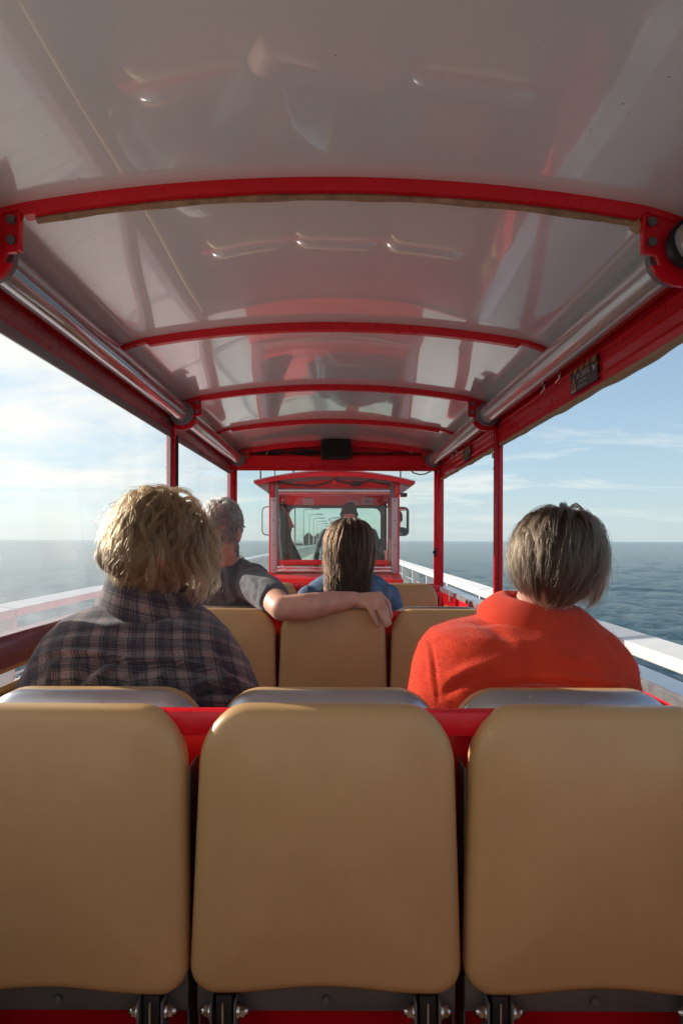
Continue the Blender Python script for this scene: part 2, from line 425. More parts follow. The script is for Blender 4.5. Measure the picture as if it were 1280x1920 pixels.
# the pier head widens beyond the railings
head = box('pier_head_platform', -24, 18, 345.3, 400, -1.0, -0.02, mat('deck_beam2', (0.22, 0.2, 0.17), 0.9, var=0.2), None, 0); tag(head, kind='structure')
pavilion(-14.6, 352, 4.6, 6, 3.1, 2.3, 'dark pavilion with pitched roof left of the other at the pier head')
pavilion(-9.6, 353, 4.0, 6, 3.0, 2.2, 'dark pavilion with pitched roof between the lamp posts and the grey tower')
def tower(x, y):
    t = thing('pier_tower', 'round grey tower with a railed top at the pier head, seen through the cab', 'tower', (x, y, 0))
    cyl('wall', (x, y, -0.4), (x, y, 11.0), 5.2, mat('tower_grey', (0.16, 0.17, 0.19), 0.7, var=0.12), t, 5.0, 32)
    cyl('gallery', (x, y, 11.0), (x, y, 11.5), 5.6, LAMPH, t, n=32)
    for k in range(28):
        a = 2*math.pi*k/28
        cyl('baluster', (x+5.4*math.cos(a), y+5.4*math.sin(a), 11.5), (x+5.4*math.cos(a), y+5.4*math.sin(a), 13.4), 0.13, LAMPG, t, n=6)
    pts = [(x+5.4*math.cos(2*math.pi*k/32), y+5.4*math.sin(2*math.pi*k/32), 13.4) for k in range(33)]
    tube('handrail', pts, 0.14, LAMPG, t, 6)
    for z in (2.5, 5.5, 8.5):
        for a in (-2.2, -1.57, -0.95):
            cx, cy = x+5.12*math.cos(a), y+5.12*math.sin(a)
            box('window', cx-0.5, cx+0.5, cy-0.12, cy+0.12, z, z+1.4, GLASSD, t, 0)
tower(0.9, 362)

# ------------------------------------------------------------------ the open coach
HW = 0.90                                  # inner half width at the posts
RIB0, PITCH = 1.64, 1.09
YF = 5.99                                  # front wall
YB = RIB0 - 2*PITCH                        # open rear end
PROFILE = [(0, 0), (0.15, 0.0026), (0.3, 0.0106), (0.45, 0.0238), (0.6, 0.0424), (0.72, 0.061), (0.80, 0.079), (0.86, 0.099), (0.91, 0.130), (0.945, 0.165), (0.96, 0.21)]
RZ = EYE + 0.86
def drop(dx):
    dx = abs(dx); return dx*dx/8.5 + (1.0*(dx-0.72)**2 if dx > 0.72 else 0.0)
def arch(extra=0.0, lim=0.96):
    half = [(lim*i/40, drop(lim*i/40)) for i in range(41)]
    return [(AX - x, RZ - z - extra) for x, z in reversed(half)] + [(AX + x, RZ - z - extra) for x, z in half[1:]]
coach = thing('train_coach', 'red open-sided pier train coach with arched white roof and clear plastic side curtains', 'train coach', (AX, 2.7, 0.0))
# roof: inner lining sheet with thickness
def roof():
    import bisect
    a = arch(); V = []; F = []
    # denser profile by cubic resampling
    X = np.array([p[0] for p in a]); Z = np.array([p[1] for p in a])
    Ys = np.linspace(YB, YF+0.12, 60)
    n = len(X)
    for y in Ys:
        for i in range(n):
            V.append((X[i], y, Z[i] + 0.0005*math.sin(y*5.77)*math.sin(i*0.25)))
    for y in Ys:
        for i in range(n): V.append((AX+(X[i]-AX)*1.01, y, Z[i]+0.03))
    m = len(Ys); o = n*m
    for j in range(m-1):
        for i in range(n-1):
            q = (j*n+i, j*n+i+1, (j+1)*n+i+1, (j+1)*n+i)
            F.append(q[::-1]); F.append(tuple(o+k for k in q))
        F.append((j*n, (j+1)*n, o+(j+1)*n, o+j*n)); F.append((j*n+n-1, o+j*n+n-1, o+(j+1)*n+n-1, (j+1)*n+n-1))
    for i in range(n-1):
        F.append((i, i+1, o+i+1, o+i)); k = (m-1)*n
        F.append((k+i, o+k+i, o+k+i+1, k+i+1))
    me = mesh('roof', V, F, True); me.set_sharp_from_angle(angle=R(40))
    put('roof', me, ROOFW, coach)
roof()
# roof ribs: full depth inside the notch, thinner outside it
def rib(y, w=0.03):
    up = arch(0.0005, 0.91)
    low = []
    for x, z in up:
        dx = abs(x-AX)
        low.append((x, z - (0.031 if dx < 0.735 else 0.016)))
    # add exact notch corners
    pts = []
    for (x, z) in low: pts.append((x, z))
    def zz(dx): return RZ - drop(dx)
    L_ = [(x, z) for x, z in pts if x < AX-0.735]; M_ = [(x, z) for x, z in pts if abs(x-AX) < 0.735]; R_ = [(x, z) for x, z in pts if x > AX+0.735]
    zl = zz(0.735)
    low = L_ + [(AX-0.742, zl-0.016), (AX-0.728, zl-0.031)] + M_ + [(AX+0.728, zl-0.031), (AX+0.742, zl-0.016)] + R_
    return prism_y('roof_rib', up + low[::-1], y, y+w, RED, coach, 25)
for k in range(-2, 4): rib(RIB0 + PITCH*k)
# tan foam strip glued under the nearest rib
def foam(y):
    pts = []
    for i in range(41):
        dx = -0.705 + 1.43*i/40
        z = RZ - drop(dx) - 0.031
        pts.append((AX + dx, y, z - 0.006 + 0.0004*math.sin(i*1.9)))
    tube('foam_strip', pts, lambda t: 0.0085 + 0.0012*math.sin(t*37), WOODSTRIP, coach, 6)
    bm = bmesh.new(); bm_box(bm, -0.012, 0.012, -0.01, 0.01, -0.02, 0.006, 0.003, 1)
    bmesh.ops.transform(bm, matrix=Matrix.Translation((AX+0.735, y, RZ-0.1)) @ Matrix.Rotation(0.6, 4, 'Y'), verts=bm.verts[:])
    put('foam_end', from_bm('foam_end', bm, True, 40), HEM, coach)
foam(RIB0+0.022)
# side posts, each a red channel beside a dark curtain guide
def post(side, y):
    x = AX + side*0.905
    z0, z1 = EYE-0.40, EYE+0.66
    p = box('side_post', x-0.022, x+0.024, y-0.03, y+0.005, z0, z1+0.03, RED, coach, 0.004)
    box('groove', x-0.0245, x-0.021, y-0.014, y-0.010, z0, z1, RUBBER, p, 0)
    box('groove', x-0.003, x+0.002, y-0.0325, y-0.029, z0, z1, RUBBER, p, 0)
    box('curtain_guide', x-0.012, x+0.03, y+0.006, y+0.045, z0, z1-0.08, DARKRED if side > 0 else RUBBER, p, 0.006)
    box('guide_strip', x-0.014, x-0.0125, y+0.012, y+0.022, z0+0.05, z1-0.15, CHROME, p, 0)
    for z in (z0+0.02, z0+0.10, z1-0.26): cyl('screw', (x-0.03, y-0.02, z), (x-0.021, y-0.02, z), 0.004, CHROME, p, n=8)
    box('clip', x-0.03, x-0.018, y-0.006, y+0.016, z1-0.20, z1-0.17, ALU, p, 0.003)
for side in (-1, 1):
    for k in (-2, 0, 2): post(side, RIB0 + PITCH*k + 0.035)
# side header beam above the curtains
def side_header(side):
    x = AX + side*(0.925 if side > 0 else 0.935)
    if side < 0:
        poly = [(x-0.02, EYE+0.60), (x+0.018, EYE+0.60), (x+0.022, EYE+0.63), (x+0.018, EYE+0.72), (x-0.02, EYE+0.72)]
        prism_y('side_header', poly, YB, YF-0.02, RED, coach, 30)
    else:
        # fluted red fascia on the open side
        z0, z1 = EYE+0.535, EYE+0.725
        pr = [(x-0.020, z0)]
        for i, zz in enumerate((0.03, 0.07, 0.105, 0.145)):
            pr += [(x-0.022, z0+zz-0.006), (x-0.030, z0+zz), (x-0.022, z0+zz+0.006)]
        pr += [(x-0.02, z1), (x+0.02, z1), (x+0.02, z0)]
        prism_y('side_header', pr, YB, YF-0.02, RED, coach, 20)
side_header(-1); side_header(1)
# canvas hem under the fascia, sagging unevenly
def hem():
    for y0, y1 in ((YB, RIB0+0.0), (RIB0+0.05, RIB0+2*PITCH-0.0), (RIB0+2*PITCH+0.075, YF-0.05)):
        V = []; F = []; n = 60
        for i in range(n+1):
            y = y0 + (y1-y0)*i/n
            sag = 0.010*(0.5+0.5*math.sin(y*3.1+1.0)) + 0.006*math.sin(y*9.7) + 0.003*math.sin(y*23)
            x = AX + 0.925; t = min(1, 8*min(i, n-i)/n)
            for dx, dz in ((-0.018, 0.003), (-0.023, -0.003-sag*0.25*t), (-0.016, -0.012-sag*0.55*t), (0.004, -0.010-sag*0.55*t), (0.015, 0.003)):
                V.append((x+dx, y, EYE+0.536+dz))
        for i in range(n):
            for k in range(4): F.append((i*5+k, i*5+k+1, (i+1)*5+k+1, (i+1)*5+k))
            F.append((i*5+4, i*5, (i+1)*5, (i+1)*5+4))
        F.append((4, 3, 2, 1, 0)); F.append(tuple(n*5+k for k in range(5)))
        put('canvas_hem', mesh('canvas_hem', V, F, True), HEM, coach)
hem()
# little catches on the fascia
for y in (2.72, 2.92, 5.05, 5.25):
    c = box('catch', AX+0.880, AX+0.893, y-0.006, y+0.006, EYE+0.640, EYE+0.672, CHROME, coach, 0.003)
    cyl('pin', (AX+0.884, y+0.002, EYE+0.640), (AX+0.872, y+0.012, EYE+0.622), 0.004, CHROME, c, n=8)
# rolled clear curtains along both eaves, with cup brackets on every second rib
RX, RZR, RR = 0.838, EYE+0.693, 0.048
def film_roll(side, y0, y1):
    V = []; F = []; n = 40; m = 36
    for j in range(m+1):
        y = y0 + (y1-y0)*j/m
        for k in range(n):
            a = 2*math.pi*k/n
            r = RR + 0.0022*math.sin(3*a+0.3*math.sin(y*1.3)) + 0.0003*math.sin(y*7+a*2)
            V.append((AX+side*RX + r*math.cos(a), y, RZR + r*math.sin(a)))
    for j in range(m):
        for k in range(n): F.append((j*n+k, (j+1)*n+k, (j+1)*n+(k+1) % n, j*n+(k+1) % n))
    F.append(tuple(range(n))); F.append(tuple(m*n+k for k in range(n-1, -1, -1)))
    me = mesh('film_roll', V, F, True); me.set_sharp_from_angle(angle=R(50))
    r_ = put('film_roll', me, ROLL if side > 0 else CHROMEROLL, coach)
    for yy, s in ((y0, 1), (y1, -1)):
        cyl('end_ring', (AX+side*RX, yy-0.004*s, RZR), (AX+side*RX, yy+0.022*s, RZR), 0.066 if y0 > 1 else 0.058, CAP if y0 > 1 else BLACK, r_, n=32)
    return r_
CHROMEROLL = mat('left_film_roll', (0.55, 0.56, 0.58), 0.12, metal=0.70, var=0.10, vscale=4, coat=0.5, rvar=0.03)
for side in (-1, 1):
    for k in (-2, 0, 2):
        ya = RIB0 + PITCH*k + 0.05; yb = RIB0 + PITCH*(k+2) - 0.02
        if k == 2: yb = YF - 0.06
        film_roll(side, ya, yb)
def bracket(side, y):
    def p(x, z): return (AX + side*x, EYE + z)
    poly = [p(0.7405, 0.782), p(0.7405, 0.690), p(0.748, 0.682), p(0.770, 0.680), p(0.780, 0.655)]
    for a in range(205, 331, 12):
        poly.append(p(RX + 0.088*math.cos(R(a)), RZR - EYE + 0.088*math.sin(R(a))))
    poly += [p(0.925, 0.70), p(0.925, 0.745)]
    b = prism_y('roller_bracket', poly, y, y+0.012, RED, coach, 25)
    box('flange', AX+side*0.735, AX+side*0.741, y-0.008, y+0.014, EYE+0.684, EYE+0.775, RED, b, 0.002)
    for z in (0.756, 0.708):
        cyl('bolt', (AX+side*0.757, y-0.010, EYE+z), (AX+side*0.757, y, EYE+z), 0.0115, STEEL, b, n=6)
    cyl('roller_boss', (AX+side*RX, y-0.02, RZR), (AX+side*RX, y, RZR), 0.046, BLACK, b, n=28)
    if side > 0: cyl('crank_socket', (AX+side*RX, y-0.035, RZR), (AX+side*RX, y-0.02, RZR), 0.020, CHROME, b, n=20)
for side in (-1, 1):
    for k in (-2, 0, 2): bracket(side, RIB0 + PITCH*k + 0.005)
    bracket(side, YF - 0.05)
# clear curtains pulled down on the left
CURTAIN = film_mat('clear_plastic_curtain', milk=0.185, gloss=0.035, smear=0.40, tint=(0.97, 0.98, 0.97), milkcol=(0.80, 0.88, 0.94))
def curtain(y0, y1):
    V = []; F = []; ny, nz = 70, 40
    for j in range(ny+1):
        for i in range(nz+1):
            y = y0+(y1-y0)*j/ny; z = EYE-0.27+(0.925)*i/nz
            e = min(1, 6*min(j, ny-j)/ny)
            dx = e*(0.006*math.sin(y*2.6+z*1.5) + 0.004*math.sin(z*7+y*1.1) + 0.0015*math.sin(y*21+z*4))
            V.append((AX-0.895+dx*0.6, y, z))
    for j in range(ny):
        for i in range(nz): F.append((j*(nz+1)+i, (j+1)*(nz+1)+i, (j+1)*(nz+1)+i+1, j*(nz+1)+i+1))
    c = put('plastic_curtain', mesh('plastic_curtain', V, F, True), CURTAIN, coach)
    # red clamp bar along its lower edge, milky hem along the upper
    x = AX-0.905
    xf = AX-0.893
    poly = [(x-0.03, EYE-0.365), (x+0.018, EYE-0.365), (x+0.026, EYE-0.352), (x+0.022, EYE-0.325), (x+0.028, EYE-0.318), (x+0.022, EYE-0.285), (x+0.012, EYE-0.265), (x-0.03, EYE-0.265)]
    prism_y('clamp_bar', poly, y0-0.004, y1+0.004, DARKRED, c, 30, 0.002)
    box('edge_band', xf-0.014, xf-0.008, y0, y1, EYE+0.562, EYE+0.598, mat('grey_hem', (0.34, 0.28, 0.28), 0.6), c, 0)
    box('edge_band', xf-0.012, xf-0.006, y1-0.03, y1+0.002, EYE-0.26, EYE+0.56, mat('grey_hem2', (0.25, 0.22, 0.26), 0.5), c, 0)
curtain(RIB0-2*PITCH+0.09, RIB0+0.0)
curtain(RIB0+0.085, RIB0+2*PITCH+0.0)
curtain(RIB0+2*PITCH+0.085, YF-0.05)
# sides below the openings
def side_panel(side):
    x0, x1 = AX+side*0.90, AX+side*0.945
    zt = EYE-0.39
    box('side_panel', x0, x1, YB, YF+0.05, 0.42, zt-0.035, RED if side > 0 else DARKRED, coach, 0.004)  # left side made darker red to cut red light bounced onto the railing
    box('skirt', x1-side*0.02, x1+side*0.02, YB, YF+0.05, 0.14, 0.419, RED if side > 0 else DARKRED, coach, 0.004)  # left skirt darkened likewise, for less red bounce
    if side > 0:
        s = prism_y('sill_rail', [(x0-0.018, zt-0.034), (x0-0.018, zt-0.004), (x0-0.012, zt), (x1+0.02, zt+0.004), (x1+0.02, zt-0.034)], YB, YF-0.04, ALU, coach, 30, 0.002)
        for y in (2.55, 3.55, 4.55, 5.35):
            box('joint', x0-0.0215, x0-0.006, y-0.012, y+0.012, zt-0.08, zt-0.002, GREYP, s, 0.002)
        box('inner_lining', x0-0.016, x0-0.001, YB, 3.85, 0.44, zt-0.045, DARKRED, coach, 0.003)  # added lining: shade on the nearer panel put into its dark red
        wb = box('wood_box', x0-0.045, x0-0.001, 4.95, 5.45, zt-0.20, zt-0.115, YELLOW, coach, 0.004)
        for y in (5.02, 5.14, 5.26): cyl('bolt', (x0-0.055, y, zt-0.135), (x0-0.045, y, zt-0.135), 0.012, CHROME, wb, n=10)
        for y in (4.3,): box('panel_rib', x0-0.012, x0-0.001, y-0.02, y+0.02, 0.45, zt-0.04, DARKRED, coach, 0.003)
    else:
        tube('grab_pipe', [(x0+0.035, y, zt-0.010) for y in np.linspace(YB+0.1, YF-0.1, 12)], 0.011, YELLOW, coach, 12)
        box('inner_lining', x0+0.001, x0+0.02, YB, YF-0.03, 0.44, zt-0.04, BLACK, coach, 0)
side_panel(-1); side_panel(1)
box('floor', AX-0.925, AX+0.925, YB, YF+0.05, 0.34, 0.40, FLOORM, coach, 0.004)
def wheel(x, y):
    w = cyl('wheel', (x-0.07, y, 0.20), (x+0.07, y, 0.20), 0.20, RUBBER, coach, n=28)
    cyl('rim', (x-0.075, y, 0.20), (x+0.075, y, 0.20), 0.11, ALU, w, n=20)
for y in (0.6, 4.9):
    for sx in (-0.78, 0.75): wheel(sx, y)
# front wall: arch frame, header box, window, lower panel
def front_wall():
    y = YF
    a = arch(0.001, 0.945); inner = [(AX+(x-AX)*0.985, z-0.045) for x, z in a]
    prism_y('front_arch', a + inner[::-1], y-0.02, y+0.05, RED, coach, 25)
    zb, zt = EYE+0.613, EYE+0.728
    # recessed panel behind the speaker: follows the arch
    back = [(x, min(z, RZ-0.04)) for x, z in arch(0.03, 0.91)]
    prism_y('recess_panel', back + [(AX+0.91, zt-0.02), (AX-0.91, zt-0.02)], y+0.055, y+0.075, RED, coach, 25)
    poly_y = [(y-0.035, zb), (y-0.035, zb+0.012), (y-0.028, zb+0.018), (y-0.028, zt-0.012), (y-0.020, zt), (y+0.05, zt), (y+0.05, zb)]
    prism_x('header_beam', poly_y, AX-0.885, AX+0.885, RED, coach, 25)
    for s in (-1, 1):
        fp = box('front_post', AX+s*0.868, AX+s*0.93, y-0.03, y+0.04, EYE-0.40, zb+0.12, RED, coach, 0.005)
        box('groove', AX+s*0.862, AX+s*0.869, y-0.012, y-0.004, EYE-0.39, zb, RUBBER, fp, 0)
        cyl('stud', (AX+s*0.885, y-0.045, zb-0.02), (AX+s*0.885, y-0.03, zb-0.02), 0.008, CHROME, fp, n=10)
        # inner window frame
    lt = box('latch', AX+0.845, AX+0.866, y-0.05, y-0.03, EYE-0.14, EYE-0.06, BLACK, coach, 0.004)
    cyl('knob', (AX+0.850, y-0.07, EYE-0.10), (AX+0.850, y-0.05, EYE-0.10), 0.018, BLACK, lt, n=14)
    wf = bmesh.new()
    for (x0, x1, z0, z1) in ((-0.866, -0.850, -0.385, 0.612), (0.850, 0.866, -0.385, 0.612), (-0.850, 0.850, -0.385, -0.372), (-0.850, 0.850, 0.600, 0.612)):
        bm_box(wf, AX+x0, AX+x1, y-0.01, y+0.02, EYE+z0, EYE+z1, 0.002, 1)
    w = put('window_frame', from_bm('window_frame', wf, True, 40), RED, coach)
    bm = bmesh.new(); bm_box(bm, AX-0.85, AX+0.85, y+0.002, y+0.006, EYE-0.372, EYE+0.60)
    put('window_glass', from_bm('window_glass', bm), film_mat('front_glass', milk=0.012, gloss=0.05, tint=(0.97, 0.98, 0.97), smear=0.6, rough=0.0), w)
    box('lower_panel', AX-0.90, AX+0.90, y-0.01, y+0.03, 0.41, EYE-0.402, RED, coach, 0.004)
    box('top_seal', AX-0.87, AX+0.87, y-0.025, y+0.03, EYE-0.401, EYE-0.386, RUBBER, coach, 0.002)
front_wall()
sp = thing('loudspeaker', 'black loudspeaker box under the roof at the front of the coach', 'loudspeaker', (AX-0.0, YF-0.06, EYE+0.69))
box('housing', AX-0.125, AX+0.135, YF-0.13, YF+0.04, EYE+0.692, EYE+0.850, BLACK, sp, 0.012)
box('grille', AX-0.112, AX+0.122, YF-0.136, YF-0.129, EYE+0.704, EYE+0.838, mat('speaker_cloth', (0.010, 0.010, 0.011), 0.9, bump=0.8, bscale=500), sp, 0.003)
def cables():
    c = thing('speaker_cable', 'bundle of black cables clipped along the red header left of the loudspeaker', 'cable', (AX-0.5, YF-0.01, EYE+0.75))
    for q in range(4):
        pts = [(AX-0.78+0.66*i/16, YF+0.01-0.004*q, EYE+0.752+0.010*math.sin(i*0.9+q)+0.006*q-0.004*math.sin(i*2.2+q*2)) for i in range(17)]
        tube('strand', pts, 0.007, RUBBER, c, 6)
    tube('loose_end', [(AX-0.28, YF-0.01, EYE+0.745), (AX-0.25, YF-0.03, EYE+0.73), (AX-0.21, YF-0.03, EYE+0.722), (AX-0.19, YF-0.03, EYE+0.735), (AX-0.16, YF-0.02, EYE+0.74)], 0.006, RUBBER, c, 6)
    tube('tie', [(AX-0.60, YF-0.012, EYE+0.735), (AX-0.575, YF-0.014, EYE+0.775)], 0.004, HEM, c, 6)
    c2 = thing('thin_cable', 'thin black cable along the red header right of the loudspeaker', 'cable', (AX+0.5, YF-0.01, EYE+0.75))
    tube('strand', [(AX+0.14+0.62*i/12, YF+0.01, EYE+0.752+0.004*math.sin(i)) for i in range(13)], 0.006, RUBBER, c2, 6)
    tube('loop', [(AX+0.63, YF-0.0, EYE+0.75), (AX+0.63, YF-0.015, EYE+0.785), (AX+0.65, YF-0.018, EYE+0.775), (AX+0.66, YF-0.015, EYE+0.745)], 0.004, HEM, c2, 6)
    c3 = tube('hanging_cable', [(AX+0.66, YF+0.06, EYE+0.61), (AX+0.68, YF+0.08, EYE+0.592), (AX+0.73, YF+0.09, EYE+0.580), (AX+0.78, YF+0.08, EYE+0.582), (AX+0.83, YF+0.06, EYE+0.605)], 0.006, RUBBER, None, 6)
    tag(c3, 'black cable hanging in a loop below the right end of the red header', 'cable')
cables()
# warning stickers on the fascia
STK = mat('sticker_black', (0.028, 0.030, 0.030), 0.45)
STO = mat('sticker_orange', (0.60, 0.22, 0.02), 0.45)
STW = mat('sticker_white', (0.62, 0.60, 0.58), 0.45)
STG = mat('sticker_grey', (0.22, 0.22, 0.21), 0.45)
def sticker(yc, L_=0.27, h=0.088):
    x = AX + 0.8935; z0 = EYE+0.548
    s = box('warning_sticker', x-0.0008, x+0.0008, yc-L_/2, yc+L_/2, z0, z0+h, STK, coach, 0)
    # local u runs to the reader's right: seen from inside the coach that is toward the viewer (-Y)
    def poly(name, pts, m, lift):
        V = [(x-0.0008-lift, yc+L_/2-u*L_, z0+v*h) for u, v in pts]
        V2 = [(vx+lift*0.9, vy, vz) for vx, vy, vz in V]; n = len(V)
        F = [tuple(range(n)), tuple(range(2*n-1, n-1, -1))] + [(i, n+i, n+(i+1) % n, (i+1) % n) for i in range(n)]
        bm = bmesh.new(); bm.from_mesh(mesh(name, V+V2, F)); return put(name, from_bm(name, bm), m, s)
    for k in range(4):
        u = 0.135 + 0.225*k
        poly('hazard_stripe', [(u-0.02, 0.80), (u+0.09, 0.80), (u+0.13, 0.995), (u+0.02, 0.995)], STO, 0.0006)
    poly('triangle_border', [(0.02, 0.06), (0.22, 0.06), (0.13, 0.72)], STW, 0.0005)
    poly('triangle', [(0.035, 0.12), (0.205, 0.12), (0.13, 0.66)], STO, 0.0009)
    poly('pictogram', [(0.09, 0.16), (0.12, 0.16), (0.14, 0.30), (0.155, 0.16), (0.165, 0.16), (0.15, 0.44), (0.135, 0.50), (0.115, 0.42)], STK, 0.0012)
    poly('bird_emblem', [(0.80, 0.70), (0.88, 0.66), (0.90, 0.60), (0.97, 0.68), (0.93, 0.55), (0.90, 0.46), (0.83, 0.44), (0.87, 0.53), (0.84, 0.58)], STW, 0.0009)
    poly('small_print', [(0.33, 0.30), (0.62, 0.30), (0.62, 0.40), (0.33, 0.40)], STG, 0.0009)
    poly('small_print', [(0.28, 0.10), (0.62, 0.10), (0.62, 0.22), (0.28, 0.22)], STG, 0.0009)
    cu = bpy.data.curves.new('lettering', 'FONT'); cu.body = 'BE CAREFUL'; cu.size = 0.030; cu.extrude = 0.0002; cu.align_x = 'LEFT'
    to = bpy.data.objects.new('lettering', cu); COL.objects.link(to)
    dg = bpy.context.evaluated_depsgraph_get(); me = bpy.data.meshes.new_from_object(to.evaluated_get(dg))
    bpy.data.objects.remove(to)
    w = max(v.co.x for v in me.vertices)
    M = Matrix.Translation((x-0.0018, yc+L_/2-0.25*L_, z0+0.50*h)) @ Matrix(((0, 0, -1, 0), (-1, 0, 0, 0), (0, 1, 0, 0), (0, 0, 0, 1))) @ Matrix.Diagonal((0.50*L_/w, 0.0215*1.0/0.0219, 1, 1))
    me.transform(M); me.materials.clear(); put('lettering', me, STW, s)
sticker(2.48); sticker(4.72)

# ------------------------------------------------------------------ benches: back to back, three backrests each way
def rrect(w0, w1, h, rtx, rtz, rb, n=10):
    """outline (x, z) of a backrest: width w1 at the top, w0 at the bottom, elliptical top corners"""
    P = []
    for i in range(n+1):
        a = math.pi/2*i/n; P.append((w1/2-rtx+rtx*math.sin(a), h-rtz+rtz*math.cos(a)))
    for i in range(1, 8): P.append((w1/2 + (w0-w1)/2*i/8, (h-rtz)*(1-i/8) + rb*i/8))
    for i in range(n+1):
        a = math.pi/2*i/n; P.append((w0/2-rb+rb*math.cos(a), rb-rb*math.sin(a)))
    L_ = [(-x, z) for x, z in reversed(P)]
    bot = [(w0/2-rb - (w0-2*rb)*i/12, 0.0) for i in range(1, 12)]
    top = [(-w1/2+rtx + (w1-2*rtx)*i/12, h) for i in range(1, 12)]
    return P + bot + L_ + top
def cushion_mesh(name, w0, w1, h, t, bulge, wave=0.0, rtx=0.085, rtz=0.10, rb=0.045, sag=0.0):
    """back face at y=0, bulged front face toward -y"""
    V = []; F = []
    rings = [(0.0, 0.0), (0.0, -t*0.55), (0.004, -t*0.80), (0.011, -t*0.95), (0.022, -t*1.02), (0.045, -t*1.06), (0.08, -t*1.09-bulge*0.5), (0.12, -t*1.1-bulge*0.8), (0.17, -t*1.1-bulge)]
    for d, y in rings:
        o = rrect(w0-2*d, w1-2*d, h-2*d, max(rtx-d*0.7, 0.012), max(rtz-d*0.7, 0.012), max(rb-d*0.7, 0.010))
        for x, z in o:
            zz = z + d
            u = x/(w0/2)
            lift = wave*(0.5+0.5*math.cos(math.pi*min(1, abs(u)/0.72))) * max(0, 1-zz/(h*0.22))**1.2
            V.append((x, y, zz + lift))
    n = len(V)//len(rings)
    for j in range(len(rings)-1):
        for i in range(n): F.append((j*n+i, j*n+(i+1) % n, (j+1)*n+(i+1) % n, (j+1)*n+i))
    k = (len(rings)-1)*n
    F.append(tuple(k+i for i in range(n))); F.append(tuple(range(n-1, -1, -1)))
    bm = bmesh.new(); bm.from_mesh(mesh(name, V, F))
    bmesh.ops.triangulate(bm, faces=[f for f in bm.faces if len(f.verts) > 4])
    return from_bm(name, bm, True, 60)
BENCH_P = 1.70
PX = 0.4605
def build_bench():
    t = thing('seat_bench', 'nearest bench, three empty tan backrests facing the viewer', 'bench', (AX, 1.25, 0.40), 'back-to-back benches in the coach')
    zt = EYE - 0.285
    # red frame: top beam, back panel, uprights
    bm = bmesh.new()
    bm_box(bm, AX-0.70, AX+0.70, 1.205, 1.238, zt-0.045, zt, 0.008)
    bm_box(bm, AX-0.70, AX+0.70, 1.285, 1.300, 0.41, zt-0.02, 0.004)
    for s in (-1, 1): bm_box(bm, AX+s*0.70-0.01, AX+s*0.70+0.01, 1.215, 1.284, 0.41, zt-0.046, 0.003)
    put('frame', from_bm('frame', bm, True, 40), RED, t)
    me = cushion_mesh('backrest', 0.456, 0.436, 0.478, 0.048, 0.012, wave=0.012, rtx=0.080, rtz=0.105)
    zb = EYE-0.752
    for k in (-1, 0, 1):
        o = put('backrest', me, TAN, t)
        o.matrix_basis = Matrix.Translation((AX+k*PX+random.uniform(-0.002, 0.002), 1.196+random.uniform(-0.002, 0.002), zb+random.uniform(-0.002, 0.002))) @ Matrix.Rotation(R(-2.5+random.uniform(-0.4, 0.4)), 4, 'X') @ Matrix.Rotation(R(random.uniform(-0.3, 0.3)), 4, 'Y')
    # far side: cushions with polished shells
    def shell():
        V = []; F = []
        w, h, r = 0.425, 0.50, 0.085
        path = [(-w/2, 0)] + [(-w/2, (h-r)*i/4) for i in range(1, 4)]
        for i in range(13):
            a = math.pi - math.pi/2*i/12; path.append((-w/2+r+r*math.cos(a), h-r+r*math.sin(a)))
        path += [(-w/2+r+(w-2*r)*i/6, h) for i in range(1, 6)]
        for i in range(13):
            a = math.pi/2 - math.pi/2*i/12; path.append((w/2-r+r*math.cos(a), h-r+r*math.sin(a)))
        path += [(w/2, (h-r)*(1-i/4)) for i in range(1, 4)] + [(w/2, 0)]
        prof = [(0.0, -0.044), (0.0015, -0.032), (0.0045, -0.019), (0.009, -0.008), (0.0135, -0.001), (0.017, 0.001), (0.0185, -0.006), (0.0185, -0.044)]   # (y, inward)
        n = len(prof)
        for j, (x, z) in enumerate(path):
            a = path[max(0, j-1)]; b = path[min(len(path)-1, j+1)]
            tx, tz = b[0]-a[0], b[1]-a[1]; l = math.hypot(tx, tz); nx, nz = -tz/l, tx/l
            for py, q in prof: V.append((x+nx*q, py*1.9, z+nz*q))
        for j in range(len(path)-1):
            for k in range(n): F.append((j*n+k, j*n+(k+1) % n, (j+1)*n+(k+1) % n, (j+1)*n+k))
        # closing plate
        b0 = len(V)
        for x, z in path: V.append((x*0.88, 0.03, z-0.04))
        F.append(tuple(range(b0, b0+len(path))))
        bm = bmesh.new(); bm.from_mesh(mesh('shell', V, F)); bmesh.ops.triangulate(bm, faces=[f for f in bm.faces if len(f.verts) > 4])
        return from_bm('shell_frame', bm, True, 40)
    sh = shell(); me2 = cushion_mesh('far_backrest', 0.43, 0.43, 0.492, 0.05, 0.012, rtx=0.085, rtz=0.085)
    for k in (-1, 0, 1):
        o = put('shell_frame', sh, SHELL, t); o.matrix_basis = Matrix.Translation((AX+k*PX, 1.320, EYE-0.781))
        o = put('backrest', me2, TAN, t); o.matrix_basis = Matrix.Translation((AX+k*PX, 1.357, EYE-0.773)) @ Matrix.Rotation(math.pi, 4, 'Z')
    sc = cushion_mesh('seat_cushion', 0.44, 0.44, 0.40, 0.05, 0.01, rtx=0.06, rtz=0.06)
    for k in (-1, 0, 1):
        o = put('seat_cushion', sc, TAN, t); o.matrix_basis = Matrix.Translation((AX+k*PX, 1.44, 0.40+0.37)) @ Matrix.Rotation(R(-90), 4, 'X')
        o = put('seat_cushion', sc, TAN, t); o.matrix_basis = Matrix.Translation((AX+k*PX, 0.715, 0.40+0.335)) @ Matrix.Rotation(R(-90), 4, 'X')
    box('seat_base', AX-0.69, AX+0.69, 0.80, 1.21, 0.60, 0.732, DARKRED, t, 0.004)
